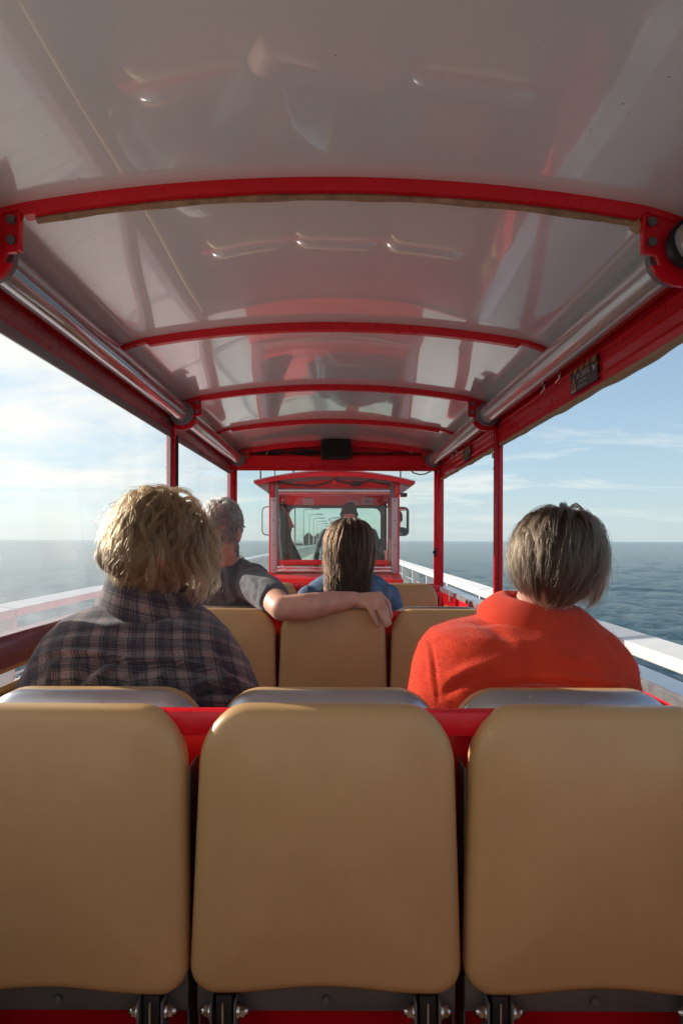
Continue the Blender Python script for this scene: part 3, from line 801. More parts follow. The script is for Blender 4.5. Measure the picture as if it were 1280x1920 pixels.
    box('seat_base', AX-0.69, AX+0.69, 1.31, 1.82, 0.60, 0.766, DARKRED, t, 0.004)
    box('pedestal', AX-0.66, AX+0.66, 1.0, 1.60, 0.401, 0.599, DARKRED, t, 0.004)
    # steel strips and hinges under the near backrests
    for k in (-1, 0, 1):
        x = AX + k*PX
        st = box('base_strip', x-0.222, x+0.222, 1.196, 1.206, EYE-0.800, EYE-0.735, STEEL, t, 0.001)
        for s in (-1, 1): box('side_plate', x+s*0.2205-0.0015, x+s*0.2205+0.0015, 1.2075, 1.283, 0.62, zt-0.10, STEEL, t, 0)
        cyl('bolt', (x, 1.188, EYE-0.778), (x, 1.196, EYE-0.778), 0.0075, STEEL, st, n=6)
        for s in (-1, 1):
            hx = x + s*0.170
            bm = bmesh.new(); bm_box(bm, hx-0.014, hx+0.014, 1.155, 1.195, EYE-0.86, EYE-0.748, 0.003)
            h = put('hinge', from_bm('hinge', bm, True, 40), BLACK, t)
            for dx in (-0.021, -0.001, 0.019) :
                box('hinge_plate', hx+dx-0.0018, hx+dx+0.0018, 1.148, 1.197, EYE-0.87, EYE-0.756, CHROME if dx == -0.001 else STEEL, h, 0.001)
            for q in (-1, 1):
                cyl('washer', (hx+q*0.0215, 1.166, EYE-0.780), (hx+q*0.026, 1.166, EYE-0.780), 0.0145, CHROME, h, n=18)
                cyl('hex_nut', (hx+q*0.026, 1.166, EYE-0.780), (hx+q*0.034, 1.166, EYE-0.780), 0.0095, CHROME, h, n=6)
                bm = bmesh.new(); bmesh.ops.create_uvsphere(bm, u_segments=12, v_segments=8, radius=0.0075)
                bmesh.ops.translate(bm, vec=(hx+q*0.035, 1.166, EYE-0.780), verts=bm.verts[:])
                put('dome_nut', from_bm('dome_nut', bm, True), CHROME, h)
    t.location.z -= 0.012
    return t
bench = build_bench()
def copy_bench(i, label):
    r = bench.copy(); COL.objects.link(r); r.location = (AX, 1.25+BENCH_P*i, 0.388); r['label'] = label
    for ch in list(bench.children):
        c = ch.copy(); COL.objects.link(c); c.parent = r; c.matrix_parent_inverse = ch.matrix_parent_inverse.copy()
        for g in ch.children:
            d = g.copy(); COL.objects.link(d); d.parent = c; d.matrix_parent_inverse = g.matrix_parent_inverse.copy()
    return r
copy_bench(-1, 'bench under the viewer, behind the nearest row')
copy_bench(1, 'middle bench with a bare arm stretched along its tan backrests')
copy_bench(2, 'front bench by the front window, behind the woman in denim')

# ------------------------------------------------------------------ the road-train locomotive ahead
CX = -0.03; CW = 0.65; CY0, CY1 = 6.95, 8.75
loco = thing('locomotive_cab', 'red pier train locomotive cab with curved roof pulling the coach', 'locomotive', (CX, 7.8, 0))
DGREY = mat('roof_underside_grey', (0.33, 0.32, 0.32), 0.5, var=0.1)
def cab():
    zsill = EYE-0.225
    # lower body, hood behind the window
    box('body', CX-CW, CX+CW, CY0+0.02, CY1+0.9, 0.32, EYE-0.32, RED, loco, 0.01)
    prism_x('engine_cover', [(CY0-0.35, EYE-0.42), (CY0-0.35, EYE-0.372), (CY0-0.30, EYE-0.362), (CY0+0.018, EYE-0.332), (CY0+0.018, EYE-0.42)], CX-CW+0.08, CX+CW-0.08, RED, loco, 30)
    prism_x('engine_cover', [(CY0-0.36, EYE-0.9), (CY0-0.36, EYE-0.421), (CY0+0.018, EYE-0.421), (CY0+0.018, EYE-0.9)], CX-CW+0.02, CX+CW-0.02, RED, loco, 30)
    for s in (-1, 1):
        prism_x('cover_wing', [(CY0-0.35, EYE-0.44), (CY0-0.35, EYE-0.375), (CY0+0.018, EYE-0.335), (CY0+0.018, EYE-0.44)], CX+s*(CW-0.075), CX+s*(CW+0.01), RED, loco, 30)
    box('front_nose', CX-CW+0.05, CX+CW-0.05, CY1+0.9, CY1+1.3, 0.35, EYE-0.45, RED, loco, 0.08)
    # arched roof, rim and gable
    hw = 0.80; n = 36
    def az(dx): return EYE + 0.690 - 0.105*(dx/hw)**2
    up = [(CX + hw*(2*i/n-1), az(hw*(2*i/n-1))) for i in range(n+1)]
    lo = [(x, z-0.022) for x, z in up]
    prism_y('roof', up + lo[::-1], CY0-0.06, CY1+0.15, DGREY, loco, 25)
    rim_lo = [(x, z-0.045-0.012*(1-abs(x-CX)/hw)) for x, z in up[1:-1]]
    prism_y('roof_rim', [(x, z-0.006) for x, z in up] + [(x, z) for x, z in rim_lo[::-1]], CY0-0.085, CY0-0.062, RED, loco, 25)
    prism_y('roof_edge', [(x, z+0.006) for x, z in up] + [(x, z-0.005) for x, z in up[::-1]], CY0-0.10, CY0-0.06, ALU, loco, 25)
    g_up = [(x, z-0.085) for x, z in up if abs(x-CX) < 0.62]; g_lo = [(x, z-0.055) for x, z in g_up]
    prism_y('gable_panel', [(x, z+0.055) for x, z in g_up] + g_up[::-1], CY0+0.05, CY0+0.07, GREYP, loco, 25)
    prism_y('gable_arch', g_up + [(CX+0.62, EYE+0.47), (CX-0.62, EYE+0.47)], CY0+0.01, CY0+0.04, RED, loco, 25)
    box('gable_tie', CX-0.018, CX+0.018, CY0-0.03, CY0+0.008, EYE+0.56, EYE+0.655, RED, loco, 0.004)
    jb = box('junction_box', CX+0.165, CX+0.265, CY0-0.03, CY0+0.008, EYE+0.545, EYE+0.59, BLACK, loco, 0.006)
    tube('cable', [(CX-0.58, CY0-0.01, EYE+0.585), (CX-0.40, CY0-0.015, EYE+0.555), (CX-0.2, CY0-0.02, EYE+0.545), (CX-0.07, CY0-0.03, EYE+0.575), (CX+0.0, CY0-0.03, EYE+0.612), (CX+0.05, CY0-0.03, EYE+0.59), (CX+0.17, CY0-0.02, EYE+0.57)], 0.008, RUBBER, loco)
    tube('cable', [(CX+0.26, CY0-0.02, EYE+0.57), (CX+0.36, CY0-0.02, EYE+0.60), (CX+0.46, CY0-0.01, EYE+0.57), (CX+0.56, CY0, EYE+0.56)], 0.006, RUBBER, loco)
    # side underside cants under the roof edge
    for s in (-1, 1):
        bm = bmesh.new()
        xo, xi = CX+s*0.785, CX+s*0.652
        v = [bm.verts.new(p) for p in ((xo, CY0-0.05, EYE+0.565), (xi, CY0-0.05, EYE+0.46), (xi, CY1+0.1, EYE+0.46), (xo, CY1+0.1, EYE+0.565), (xo, CY0-0.05, EYE+0.58), (xi, CY0-0.05, EYE+0.62), (xi, CY1+0.1, EYE+0.62), (xo, CY1+0.1, EYE+0.58))]
        for f in ((0, 1, 2, 3), (7, 6, 5, 4), (0, 4, 5, 1), (1, 5, 6, 2), (2, 6, 7, 3), (3, 7, 4, 0)): bm.faces.new([v[i] for i in f])
        put('eave', from_bm('eave', bm), DGREY, loco)
    # posts, guide plates, rails round the rear window
    for s in (-1, 1):
        box('rear_post', CX+s*0.605, CX+s*0.652, CY0-0.02, CY0+0.05, EYE-0.34, EYE+0.575, RED, loco, 0.005)
        gp = box('guide_plate', CX+s*0.572, CX+s*0.632, CY0-0.032, CY0-0.022, EYE-0.325, EYE+0.425, GREYP, loco, 0.002)
        for z in (-0.30, -0.05, 0.2, 0.40): cyl('rivet', (CX+s*0.602, CY0-0.037, EYE+z), (CX+s*0.602, CY0-0.032, EYE+z), 0.008, STEEL, gp, n=8)
        box('mullion', CX+s*0.555, CX+s*0.602, CY0+0.0, CY0+0.045, EYE-0.33, EYE+0.56, DGREY if s < 0 else STEEL, loco, 0.003)
        for y in (CY0+0.9, CY1-0.04):
            box('cab_post', CX+s*0.600, CX+s*0.648, y-0.03, y+0.03, EYE-0.32, EYE+0.56, RED if y < 8 else BLACK, loco, 0.005)
        box('side_lintel', CX+s*0.600, CX+s*0.648, CY0+0.06, CY1, EYE+0.48, EYE+0.60, RED, loco, 0.004)
    box('sill', CX-0.55, CX+0.55, CY0-0.01, CY0+0.05, EYE-0.25, EYE-0.198, RED, loco, 0.006)
    for z in (-0.272, -0.306): box('sill_bar', CX-0.57, CX+0.57, CY0-0.03, CY0-0.005, EYE+z-0.013, EYE+z+0.013, CHROME, loco, 0.006)
    box('gap_shade_strip', CX-0.57, CX+0.57, CY0-0.005, CY0+0.012, EYE-0.345, EYE-0.325, BLACK, loco, 0)  # black strip stands in for the darkness of an open gap
    r_ = cyl('film_roll', (CX-0.555, CY0-0.005, EYE+0.485), (CX+0.555, CY0-0.005, EYE+0.485), 0.036, CHROMEROLL, loco, n=28)
    V = []; F = []
    for i in range(41):
        for j in range(21):
            x = CX-0.555+1.11*i/40; z = EYE-0.195+0.64*j/20
            V.append((x, CY0+0.028+0.006*math.sin(x*7+z*3)+0.005*math.sin(z*9), z))
    for i in range(40):
        for j in range(20): F.append((i*21+j, (i+1)*21+j, (i+1)*21+j+1, i*21+j+1))
    put('rear_film', mesh('rear_film', V, F, True), film_mat('cab_rear_film', milk=0.014, gloss=0.08, smear=0.9, tint=(0.90, 0.95, 0.93)), loco)
    # windscreen wall: red panel above, black rubber frame with rounded opening, glass
    yw = CY1-0.02
    def ro(w0, w1, z0, z1, r, n=8):
        P = []
        for cx, cz, a0 in ((w1-r, z1-r, 0), (w0+r, z1-r, 90), (w0+r, z0+r, 180), (w1-r, z0+r, 270)):
            for i in range(n+1):
                a = R(a0+90*i/n); P.append((cx+r*math.cos(a), cz+r*math.sin(a)))
        return P
    inner = ro(CX-0.575, CX+0.575, EYE-0.30, EYE+0.405, 0.09); outer = ro(CX-0.648, CX+0.648, EYE-0.36, EYE+0.45, 0.02)
    bm = bmesh.new(); n = len(inner)
    for y in (yw, yw+0.04):
        pass
    vi = [[bm.verts.new((x, y, z)) for x, z in inner] for y in (yw, yw+0.04)]
    vo = [[bm.verts.new((x, y, z)) for x, z in outer] for y in (yw, yw+0.04)]
    for i in range(n):
        j = (i+1) % n
        bm.faces.new((vi[0][i], vi[0][j], vo[0][j], vo[0][i])); bm.faces.new((vi[1][j], vi[1][i], vo[1][i], vo[1][j]))
        bm.faces.new((vi[0][j], vi[0][i], vi[1][i], vi[1][j])); bm.faces.new((vo[0][i], vo[0][j], vo[1][j], vo[1][i]))
    put('windscreen_frame', from_bm('windscreen_frame', bm, True, 30), mat('grey_rubber', (0.07, 0.075, 0.08), 0.6), loco)
    bm = bmesh.new(); bm_box(bm, CX-0.60, CX+0.60, yw+0.016, yw+0.022, EYE-0.33, EYE+0.43)
    put('windscreen', from_bm('windscreen', bm), film_mat('windscreen_glass', milk=0.02, gloss=0.06, tint=(0.86, 0.95, 0.91), smear=0.9, rough=0.0), loco)
    hp = box('head_panel', CX-0.64, CX+0.64, yw-0.06, yw-0.02, EYE+0.452, EYE+0.60, RED, loco, 0.01)
    prism_x('head_shelf', [(yw-0.28, EYE+0.55), (yw-0.06, EYE+0.44), (yw-0.06, EYE+0.56), (yw-0.28, EYE+0.58)], CX-0.60, CX+0.60, RED, loco, 30)
    # notices stuck on the shelf front
    sl = (0.44-0.55)/0.22
    def notice(x0, x1, q0, q1, m, name='notice'):
        P = [(x0, q0), (x1, q0), (x1, q1), (x0, q1)]
        V = []
        for x, q in P:
            y = yw-0.28+0.22*q; z = EYE+0.55+sl*(0.22*q)
            V.append((x, y-0.003, z-0.006))
        for x, q in P:
            y = yw-0.28+0.22*q; z = EYE+0.55+sl*(0.22*q)
            V.append((x, y-0.001, z-0.002))
        return put(name, mesh(name, V, [(0, 1, 2, 3), (7, 6, 5, 4), (0, 4, 5, 1), (1, 5, 6, 2), (2, 6, 7, 3), (3, 7, 4, 0)]), m, loco)
    notice(CX-0.40, CX-0.26, 0.98, 0.30, GREYP); notice(CX+0.17, CX+0.28, 0.98, 0.52, STW); notice(CX+0.19, CX+0.26, 0.90, 0.60, STG, 'print_panel')
    notice(CX+0.33, CX+0.46, 0.90, 0.22, GREYP); notice(CX+0.37, CX+0.43, 0.50, 0.44, STK, 'print_line'); notice(CX+0.37, CX+0.43, 0.64, 0.56, STK, 'print_line')
    # dashboard, wheel, seat
    box('dashboard', CX-0.62, CX+0.62, CY1-0.35, CY1-0.03, EYE-0.55, EYE-0.33, BLACK, loco, 0.03)
    pts = [(CX+0.18+0.18*math.cos(a), CY1-0.48+0.09*math.sin(a), EYE-0.34+0.15*math.sin(a)) for a in np.linspace(0, 2*math.pi, 33)]
    tube('steering_wheel', pts, 0.013, BLACK, loco, 8)
    sb = cushion_mesh('driver_backrest', 0.46, 0.40, 0.62, 0.10, 0.02, rtx=0.12, rtz=0.14)
    o = put('driver_backrest', sb, mat('grey_seat', (0.20, 0.20, 0.21), 0.55), loco)
    o.matrix_basis = Matrix.Translation((CX+0.13, 7.55, EYE-0.82)) @ Matrix.Rotation(R(180), 4, 'Z')
    sp_ = tube('seat_piping', [(CX+0.13-0.205, 7.545, EYE-0.6), (CX+0.13-0.20, 7.545, EYE-0.40), (CX+0.13-0.17, 7.545, EYE-0.275), (CX+0.13-0.09, 7.545, EYE-0.205), (CX+0.13+0.09, 7.545, EYE-0.205), (CX+0.13+0.17, 7.545, EYE-0.275), (CX+0.13+0.205, 7.545, EYE-0.45)], 0.012, GREYP, loco)
    # control bits on the right inside
    cb = box('control_box', CX+0.50, CX+0.585, CY1-0.5, CY1-0.38, EYE-0.08, EYE+0.02, BLACK, loco, 0.01)
    for z in (-0.15, -0.20, -0.11): cyl('knob', (CX+0.54, CY1-0.46, EYE+z), (CX+0.54, CY1-0.44, EYE+z+0.03), 0.018, CHROME, loco, n=10)
    box('side_door', CX+0.612, CX+0.64, CY0+0.08, CY1-0.1, EYE-0.321, EYE-0.12, RED, loco, 0.006)
    # mirrors on both sides
    MIR = mat('mirror_silver', (0.9, 0.9, 0.92), 0.01, metal=1.0)
    for s in (-1, 1):
        mx, my = CX+s*0.80, CY1-0.2
        def rm(w, h, d, m, name, par, bev, dy):
            bm = bmesh.new(); bm_box(bm, -w/2, w/2, -d/2, d/2, -h/2, h/2)
            es = [e for e in bm.edges if abs(e.verts[0].co.y-e.verts[1].co.y) > 1e-4]
            bmesh.ops.bevel(bm, geom=es, offset=bev, segments=5, affect='EDGES', profile=0.5)
            T = Matrix.Translation((mx, my, EYE+0.235)) @ Matrix.Rotation(R(-5 if s < 0 else -22), 4, 'Z') @ Matrix.Translation((0, dy, 0))
            bmesh.ops.transform(bm, matrix=T, verts=bm.verts[:])
            return put(name, from_bm(name, bm, True, 30), m, par)
        h = rm(0.20, 0.36, 0.07, BLACK, 'mirror_housing', loco, 0.06, 0.03)
        rm(0.175, 0.335, 0.006, MIR, 'mirror_glass', h, 0.05, -0.009)
        tube('mirror_arm', [(CX+s*0.64, my+0.12, EYE+0.42), (mx-s*0.02, my+0.08, EYE+0.43), (mx, my+0.07, EYE+0.38)], 0.011, BLACK, loco)
    # aerials and a camera
    for x, z0, z1 in ((CX-0.74, 0.575, 0.77), (CX-0.41, 0.66, 0.80), (CX+0.66, 0.60, 0.77)):
        a = cyl('aerial', (x, CY0+0.0, EYE+z0), (x, CY0+0.0, EYE+z1), 0.009, BLACK, loco, 0.006, 8)
        box('aerial_mount', x-0.025, x+0.025, CY0-0.02, CY0+0.02, EYE+z0-0.015, EYE+z0+0.02, ALU, a, 0.004)
    c = box('rear_camera', CX+0.675, CX+0.74, CY0+0.1, CY0+0.2, EYE+0.445, EYE+0.485, STEEL, loco, 0.008)
    cyl('lens', (CX+0.72, CY0+0.085, EYE+0.465), (CX+0.72, CY0+0.1, EYE+0.465), 0.015, BLACK, c, n=12)
    cyl('camera_arm', (CX+0.652, CY0+0.15, EYE+0.49), (CX+0.70, CY0+0.15, EYE+0.465), 0.008, STEEL, c, n=8)
    for y in (7.3, 9.2):
        for s in (-1, 1):
            w = cyl('wheel', (CX+s*0.50, y, 0.27), (CX+s*0.64, y, 0.27), 0.27, RUBBER, loco, n=28)
            cyl('rim', (CX+s*0.645, y, 0.27), (CX+s*0.655, y, 0.27), 0.15, ALU, w, n=20)
cab()
# jacket hung on the left inside the cab: folded cloth, thick
def jacket():
    t = thing('hung_jacket', 'dark green jacket with red lining hung at the left inside the cab', 'jacket', (CX-0.45, 7.3, EYE+0.4))
    sc = 7.25/1300
    outl = [(522, 945, 530), (960, 0, 0)]
    rows = [(944, 520, 531), (958, 520, 535), (972, 520, 540), (988, 520, 546), (1000, 520, 541), (1010, 520, 543), (1025, 520, 551), (1040, 520, 560), (1056, 520, 568)]
    V = []; F = []; n = 14
    for v, u0, u1 in rows:
        for i in range(n+1):
            u = u0 + (u1-u0)*i/n
            V.append(((u-632)*sc, 7.25 + 0.035*math.sin(i*1.1+v*0.012) + 0.02*math.sin(i*2.3), EYE-(v-1013)*sc))
    for j in range(len(rows)-1):
        for i in range(n): F.append((j*(n+1)+i, j*(n+1)+i+1, (j+1)*(n+1)+i+1, (j+1)*(n+1)+i))
    o = put('cloth', mesh('cloth', V, F, True), mat('dark_teal_cloth', (0.012, 0.030, 0.034), 0.85, var=0.2, bump=0.4), t)
    m = o.modifiers.new('t', 'SOLIDIFY'); m.thickness = 0.025
    m = o.modifiers.new('s', 'SUBSURF'); m.levels = 1; m.render_levels = 1
    rl = [(528, 948), (541, 962), (552, 989), (543, 992), (533, 968)]
    V = [((u-632)*sc, 7.19 + 0.012*k, EYE-(v-1013)*sc) for k, (u, v) in enumerate(rl)] + [((u-632)*sc, 7.205 + 0.012*k, EYE-(v-1013)*sc) for k, (u, v) in enumerate(rl)]
    put('red_lining', mesh('red_lining', V, [(0, 1, 2, 3, 4), (9, 8, 7, 6, 5)] + [(i, 5+i, 5+(i+1) % 5, (i+1) % 5) for i in range(5)]), mat('red_lining', (0.30, 0.015, 0.02), 0.7), t)
jacket()

# ------------------------------------------------------------------ people
def wp(u, v, Y):
    """a point of the place measured from the photograph at distance Y"""
    return Vector(((u-632)/1300*Y, Y, EYE + (1013-v)/1300*Y))
class Blob:
    def __init__(s): s.bm = bmesh.new()
    def cap(s, p0, p1, r0, r1=None):
        r1 = r0 if r1 is None else r1
        p0, p1 = Vector(p0), Vector(p1); d = p1-p0; L_ = d.length
        if L_ < abs(r0-r1)*1.02+1e-6:
            g = bmesh.ops.create_icosphere(s.bm, subdivisions=3, radius=max(r0, r1)); bmesh.ops.translate(s.bm, vec=p0 if r0 > r1 else p1, verts=g['verts']); return s
        ph = math.asin((r0-r1)/L_); Q = d.to_track_quat('Z', 'Y'); n = 18; pr = []
        for i in range(1, 7): a = -math.pi/2 + (math.pi/2+ph)*i/6; pr.append((r0*math.cos(a), r0*math.sin(a)))
        for i in range(0, 6): a = ph + (math.pi/2-ph)*i/6; pr.append((r1*math.cos(a), L_+r1*math.sin(a)))
        A = s.bm.verts.new(p0 + Q @ Vector((0, 0, -r0))); B = s.bm.verts.new(p0 + Q @ Vector((0, 0, L_+r1)))
        rows = [[s.bm.verts.new(p0 + Q @ Vector((r*math.cos(2*math.pi*k/n), r*math.sin(2*math.pi*k/n), z))) for k in range(n)] for r, z in pr]
        for k in range(n):
            s.bm.faces.new((A, rows[0][(k+1) % n], rows[0][k])); s.bm.faces.new((B, rows[-1][k], rows[-1][(k+1) % n]))
        for x, y in zip(rows[:-1], rows[1:]):
            for k in range(n): s.bm.faces.new((x[k], x[(k+1) % n], y[(k+1) % n], y[k]))
        return s
    def chain(s, pts):
        for (p, r), (q, t) in zip(pts[:-1], pts[1:]): s.cap(p, q, r, t)
        return s
    def ell(s, c, r, M=None):
        g = bmesh.ops.create_icosphere(s.bm, subdivisions=3, radius=1.0)
        T = Matrix.Translation(Vector(c)) @ (M.to_4x4() if M else Matrix.Identity(4)) @ Matrix.Diagonal((*r, 1))
        bmesh.ops.transform(s.bm, matrix=T, verts=g['verts']); return s
    def loft(s, rings, n=40, e=2.35):
        """rings: (cx, cy, cz, rx, ry)"""
        allv = []
        for cx, cy, cz, rx, ry in rings:
            row = []
            for k in range(n):
                a = 2*math.pi*k/n; c, d = math.cos(a), math.sin(a)
                row.append(s.bm.verts.new((cx + rx*math.copysign(abs(c)**(2/e), c), cy + ry*math.copysign(abs(d)**(2/e), d), cz)))
            allv.append(row)
        for a, b in zip(allv[:-1], allv[1:]):
            for k in range(n): s.bm.faces.new((a[k], a[(k+1) % n], b[(k+1) % n], b[k]))
        s.bm.faces.new(allv[0]); s.bm.faces.new(allv[-1][::-1]); return s
    def build(s, name, voxel, smooth, m, parent, disp=None, keep=None):
        bmesh.ops.recalc_face_normals(s.bm, faces=s.bm.faces[:])
        me = bpy.data.meshes.new(name); s.bm.to_mesh(me); s.bm.free()
        o = bpy.data.objects.new(name, me); COL.objects.link(o)
        r = o.modifiers.new('r', 'REMESH'); r.mode = 'VOXEL'; r.voxel_size = voxel
        if smooth: k = o.modifiers.new('s', 'SMOOTH'); k.factor = 0.5; k.iterations = smooth
        dg = bpy.context.evaluated_depsgraph_get()
        me2 = bpy.data.meshes.new_from_object(o.evaluated_get(dg))
        bpy.data.objects.remove(o); bpy.data.meshes.remove(me)
        me2.name = name
        if disp:
            nv = len(me2.vertices); co = np.empty(nv*3); me2.vertices.foreach_get('co', co); co = co.reshape(-1, 3)
            no = np.empty(nv*3); me2.vertices.foreach_get('normal', no); no = no.reshape(-1, 3)
            co = co + no*disp(co, no)[:, None]
            me2.vertices.foreach_set('co', co.ravel()); me2.update()
        if keep:
            bm = bmesh.new(); bm.from_mesh(me2)
            bmesh.ops.delete(bm, geom=[v for v in bm.verts if not keep(v.co)], context='VERTS'); bm.to_mesh(me2); bm.free()
        me2.polygons.foreach_set('use_smooth', [True]*len(me2.polygons))
        me2.materials.clear()
        return put(name, me2, m, parent)
def proj(co):
    return 632 + 1300*co[:, 0]/co[:, 1], 1013 - 1300*(co[:, 2]-EYE)/co[:, 1]
def seg_d(u, v, a, b):
    ax, ay = a; bx, by = b; dx, dy = bx-ax, by-ay; l2 = dx*dx+dy*dy+1e-9
    t = np.clip(((u-ax)*dx + (v-ay)*dy)/l2, 0, 1)
    return np.hypot(u-ax-t*dx, v-ay-t*dy), t, (dx*(v-ay)-dy*(u-ax))/math.sqrt(l2)
def cloth_disp(folds, seed=0, noise=0.004, nscale=9.0):
    g = np.random.default_rng(seed)
    W = [(g.normal(0, 1, 3)*nscale*f, g.uniform(0, 6.28), 1/f) for f in (1, 1.4, 2.1, 3.0, 4.3, 6) for _ in range(3)]
    def f(co, no):
        d = np.zeros(len(co))
        for k, p, a in W: d += a*np.sin(co@k + p)
        d *= noise/3.0
        u, v = proj(co); back = np.clip((-no[:, 1]+0.25)*2, 0, 1)
        for pl, w, h in folds:
            best = np.full(len(co), 1e9); tt = np.zeros(len(co))
            n = len(pl)-1
            for i in range(n):
                q, t, _ = seg_d(u, v, pl[i], pl[i+1]); m_ = q < best
                best = np.where(m_, q, best); tt = np.where(m_, (i+t)/n, tt)
            d += back*h*np.exp(-(best/w)**2)*np.sin(np.pi*np.clip(tt*0.9+0.05, 0, 1))**0.6
        return d
    return f
def skin_mat(name, col, red=0.1):
    return mat(name, col, 0.48, var=0.16, vscale=17, bump=0.45, bscale=300, sss=0.14, spec=0.4)
SKIN = skin_mat('skin_fair', (0.62, 0.34, 0.26)); SKINM = skin_mat('skin_ruddy', (0.72, 0.375, 0.265))
EYEM = mat('eye', (0.5, 0.5, 0.48), 0.1)

def head_matrix(c, yaw, pitch=0, roll=0):
    """yaw > 0 turns the face to the viewer's right, pitch > 0 looks down, roll > 0 leans to the right"""
    return Matrix.Translation(Vector(c)) @ Matrix.Rotation(R(-yaw), 4, 'Z') @ Matrix.Rotation(R(-pitch), 4, 'X') @ Matrix.Rotation(R(roll), 4, 'Y')
def add_head(b, M, k=1.0):
    R3 = M.to_3x3()
    def p(*a): return M @ (Vector(a)*k)
    def e(c, r): b.ell(p(*c), tuple(x*k for x in r), R3)
    e((0, -0.008, 0.0), (0.075, 0.097, 0.105)); e((0, 0.022, -0.045), (0.066, 0.072, 0.085))
    e((0, 0.040, -0.095), (0.046, 0.050, 0.042)); e((0, 0.072, -0.118), (0.022, 0.020, 0.018))
    for s in (-1, 1):
        e((s*0.040, 0.062, -0.045), (0.024, 0.022, 0.022)); e((s*0.032, 0.080, 0.008), (0.026, 0.014, 0.010))
        e((s*0.078, -0.004, -0.030), (0.010, 0.020, 0.032)); e((s*0.080, 0.002, -0.048), (0.008, 0.012, 0.014)); e((s*0.085, -0.016, -0.020), (0.007, 0.009, 0.020))
    b.cap(p(0, 0.088, 0.0), p(0, 0.112, -0.040), 0.008*k, 0.013*k)
    b.cap(p(-0.014, 0.098, -0.045), p(0.014, 0.098, -0.045), 0.009*k)
    b.cap(p(-0.020, 0.086, -0.076), p(0.020, 0.086, -0.076), 0.0075*k); b.cap(p(-0.018, 0.084, -0.087), p(0.018, 0.084, -0.087), 0.0085*k)
def add_eyes(M, parent, k=1.0):
    for s in (-1, 1):
        bm = bmesh.new(); bmesh.ops.create_uvsphere(bm, u_segments=12, v_segments=8, radius=0.0115*k)
        bmesh.ops.translate(bm, vec=M @ (Vector((s*0.032, 0.083, -0.010))*k), verts=bm.verts[:])
        put('eye', from_bm('eye', bm, True), EYEM, parent)
def add_hand(b, w, d, up, k=1.0, curl=0.5, side=1):
    """relaxed hand from wrist w, pointing along d, back of the hand toward up; thumb on the side given"""
    d = d.normalized(); s = d.cross(up).normalized()*side; n = s.cross(d).normalized()*side
    for q in (-0.026, -0.009, 0.009, 0.025):
        b.cap(w + s*q*0.6*k, w + d*0.085*k + s*q*k, 0.014*k, 0.0115*k)
    for q, l in ((-0.030, 0.066), (-0.010, 0.080), (0.010, 0.086), (0.029, 0.074)):
        a = w + d*0.088*k + s*q*k; m_ = a + (d*math.cos(curl*0.6) - n*math.sin(curl*0.6))*l*0.52*k
        e = m_ + (d*math.cos(curl*1.5) - n*math.sin(curl*1.5))*l*0.48*k
        b.cap(a, m_, 0.0095*k, 0.0085*k); b.cap(m_, e, 0.0085*k, 0.007*k)
    t0 = w + d*0.025*k + s*0.026*k; t1 = t0 + (d*0.75 + s*0.6 - n*0.25).normalized()*0.042*k
    b.cap(t0, t1, 0.014*k, 0.011*k); b.cap(t1, t1 + (d + s*0.15 - n*0.3).normalized()*0.034*k, 0.011*k, 0.008*k)
def rings_px(rows, shrink=0.0):
    out = []
    for v, u0, u1, Y, ry in rows:
        u0 += shrink/Y*1300; u1 -= shrink/Y*1300; ry -= shrink
        c = wp((u0+u1)/2, v, Y); out.append((c.x, c.y, c.z, (u1-u0)/2/1300*Y, ry))
    return out
SEAT = EYE-0.80
def lower_body(b, cx, cy, k=1.0, grow=0.0):
    hips = [Vector((cx-0.095, cy, SEAT+0.10)), Vector((cx+0.095, cy, SEAT+0.10))]
    b.ell((cx, cy, SEAT+0.11), (0.185+grow, 0.14+grow, 0.125+grow))
    for s, h in zip((-1, 1), hips):
        kn = Vector((cx+s*0.13, cy+0.46, SEAT+0.095)); an = Vector((cx+s*0.13, cy+0.44, 0.40+0.09))
        b.cap(h, kn, 0.088+grow, 0.062+grow); b.cap(kn, an, 0.060+grow, 0.042+grow)
def feet(parent, cx, cy, col):
    for s in (-1, 1):
        b = Blob(); a = Vector((cx+s*0.13, cy+0.42, 0.45))
        b.cap(a, a+Vector((0, 0.19, -0.012)), 0.043, 0.036); b.ell(a+Vector((0, 0.05, -0.03)), (0.044, 0.10, 0.022)); b.cap(a, a+Vector((0, 0, 0.05)), 0.045, 0.045)
        b.build('shoe', 0.008, 3, col, parent)
JEANS = mat('dark_trousers', (0.03, 0.04, 0.07), 0.85, var=0.2, bump=0.3, bscale=200)
SHOE = mat('shoe_leather', (0.03, 0.025, 0.022), 0.5)

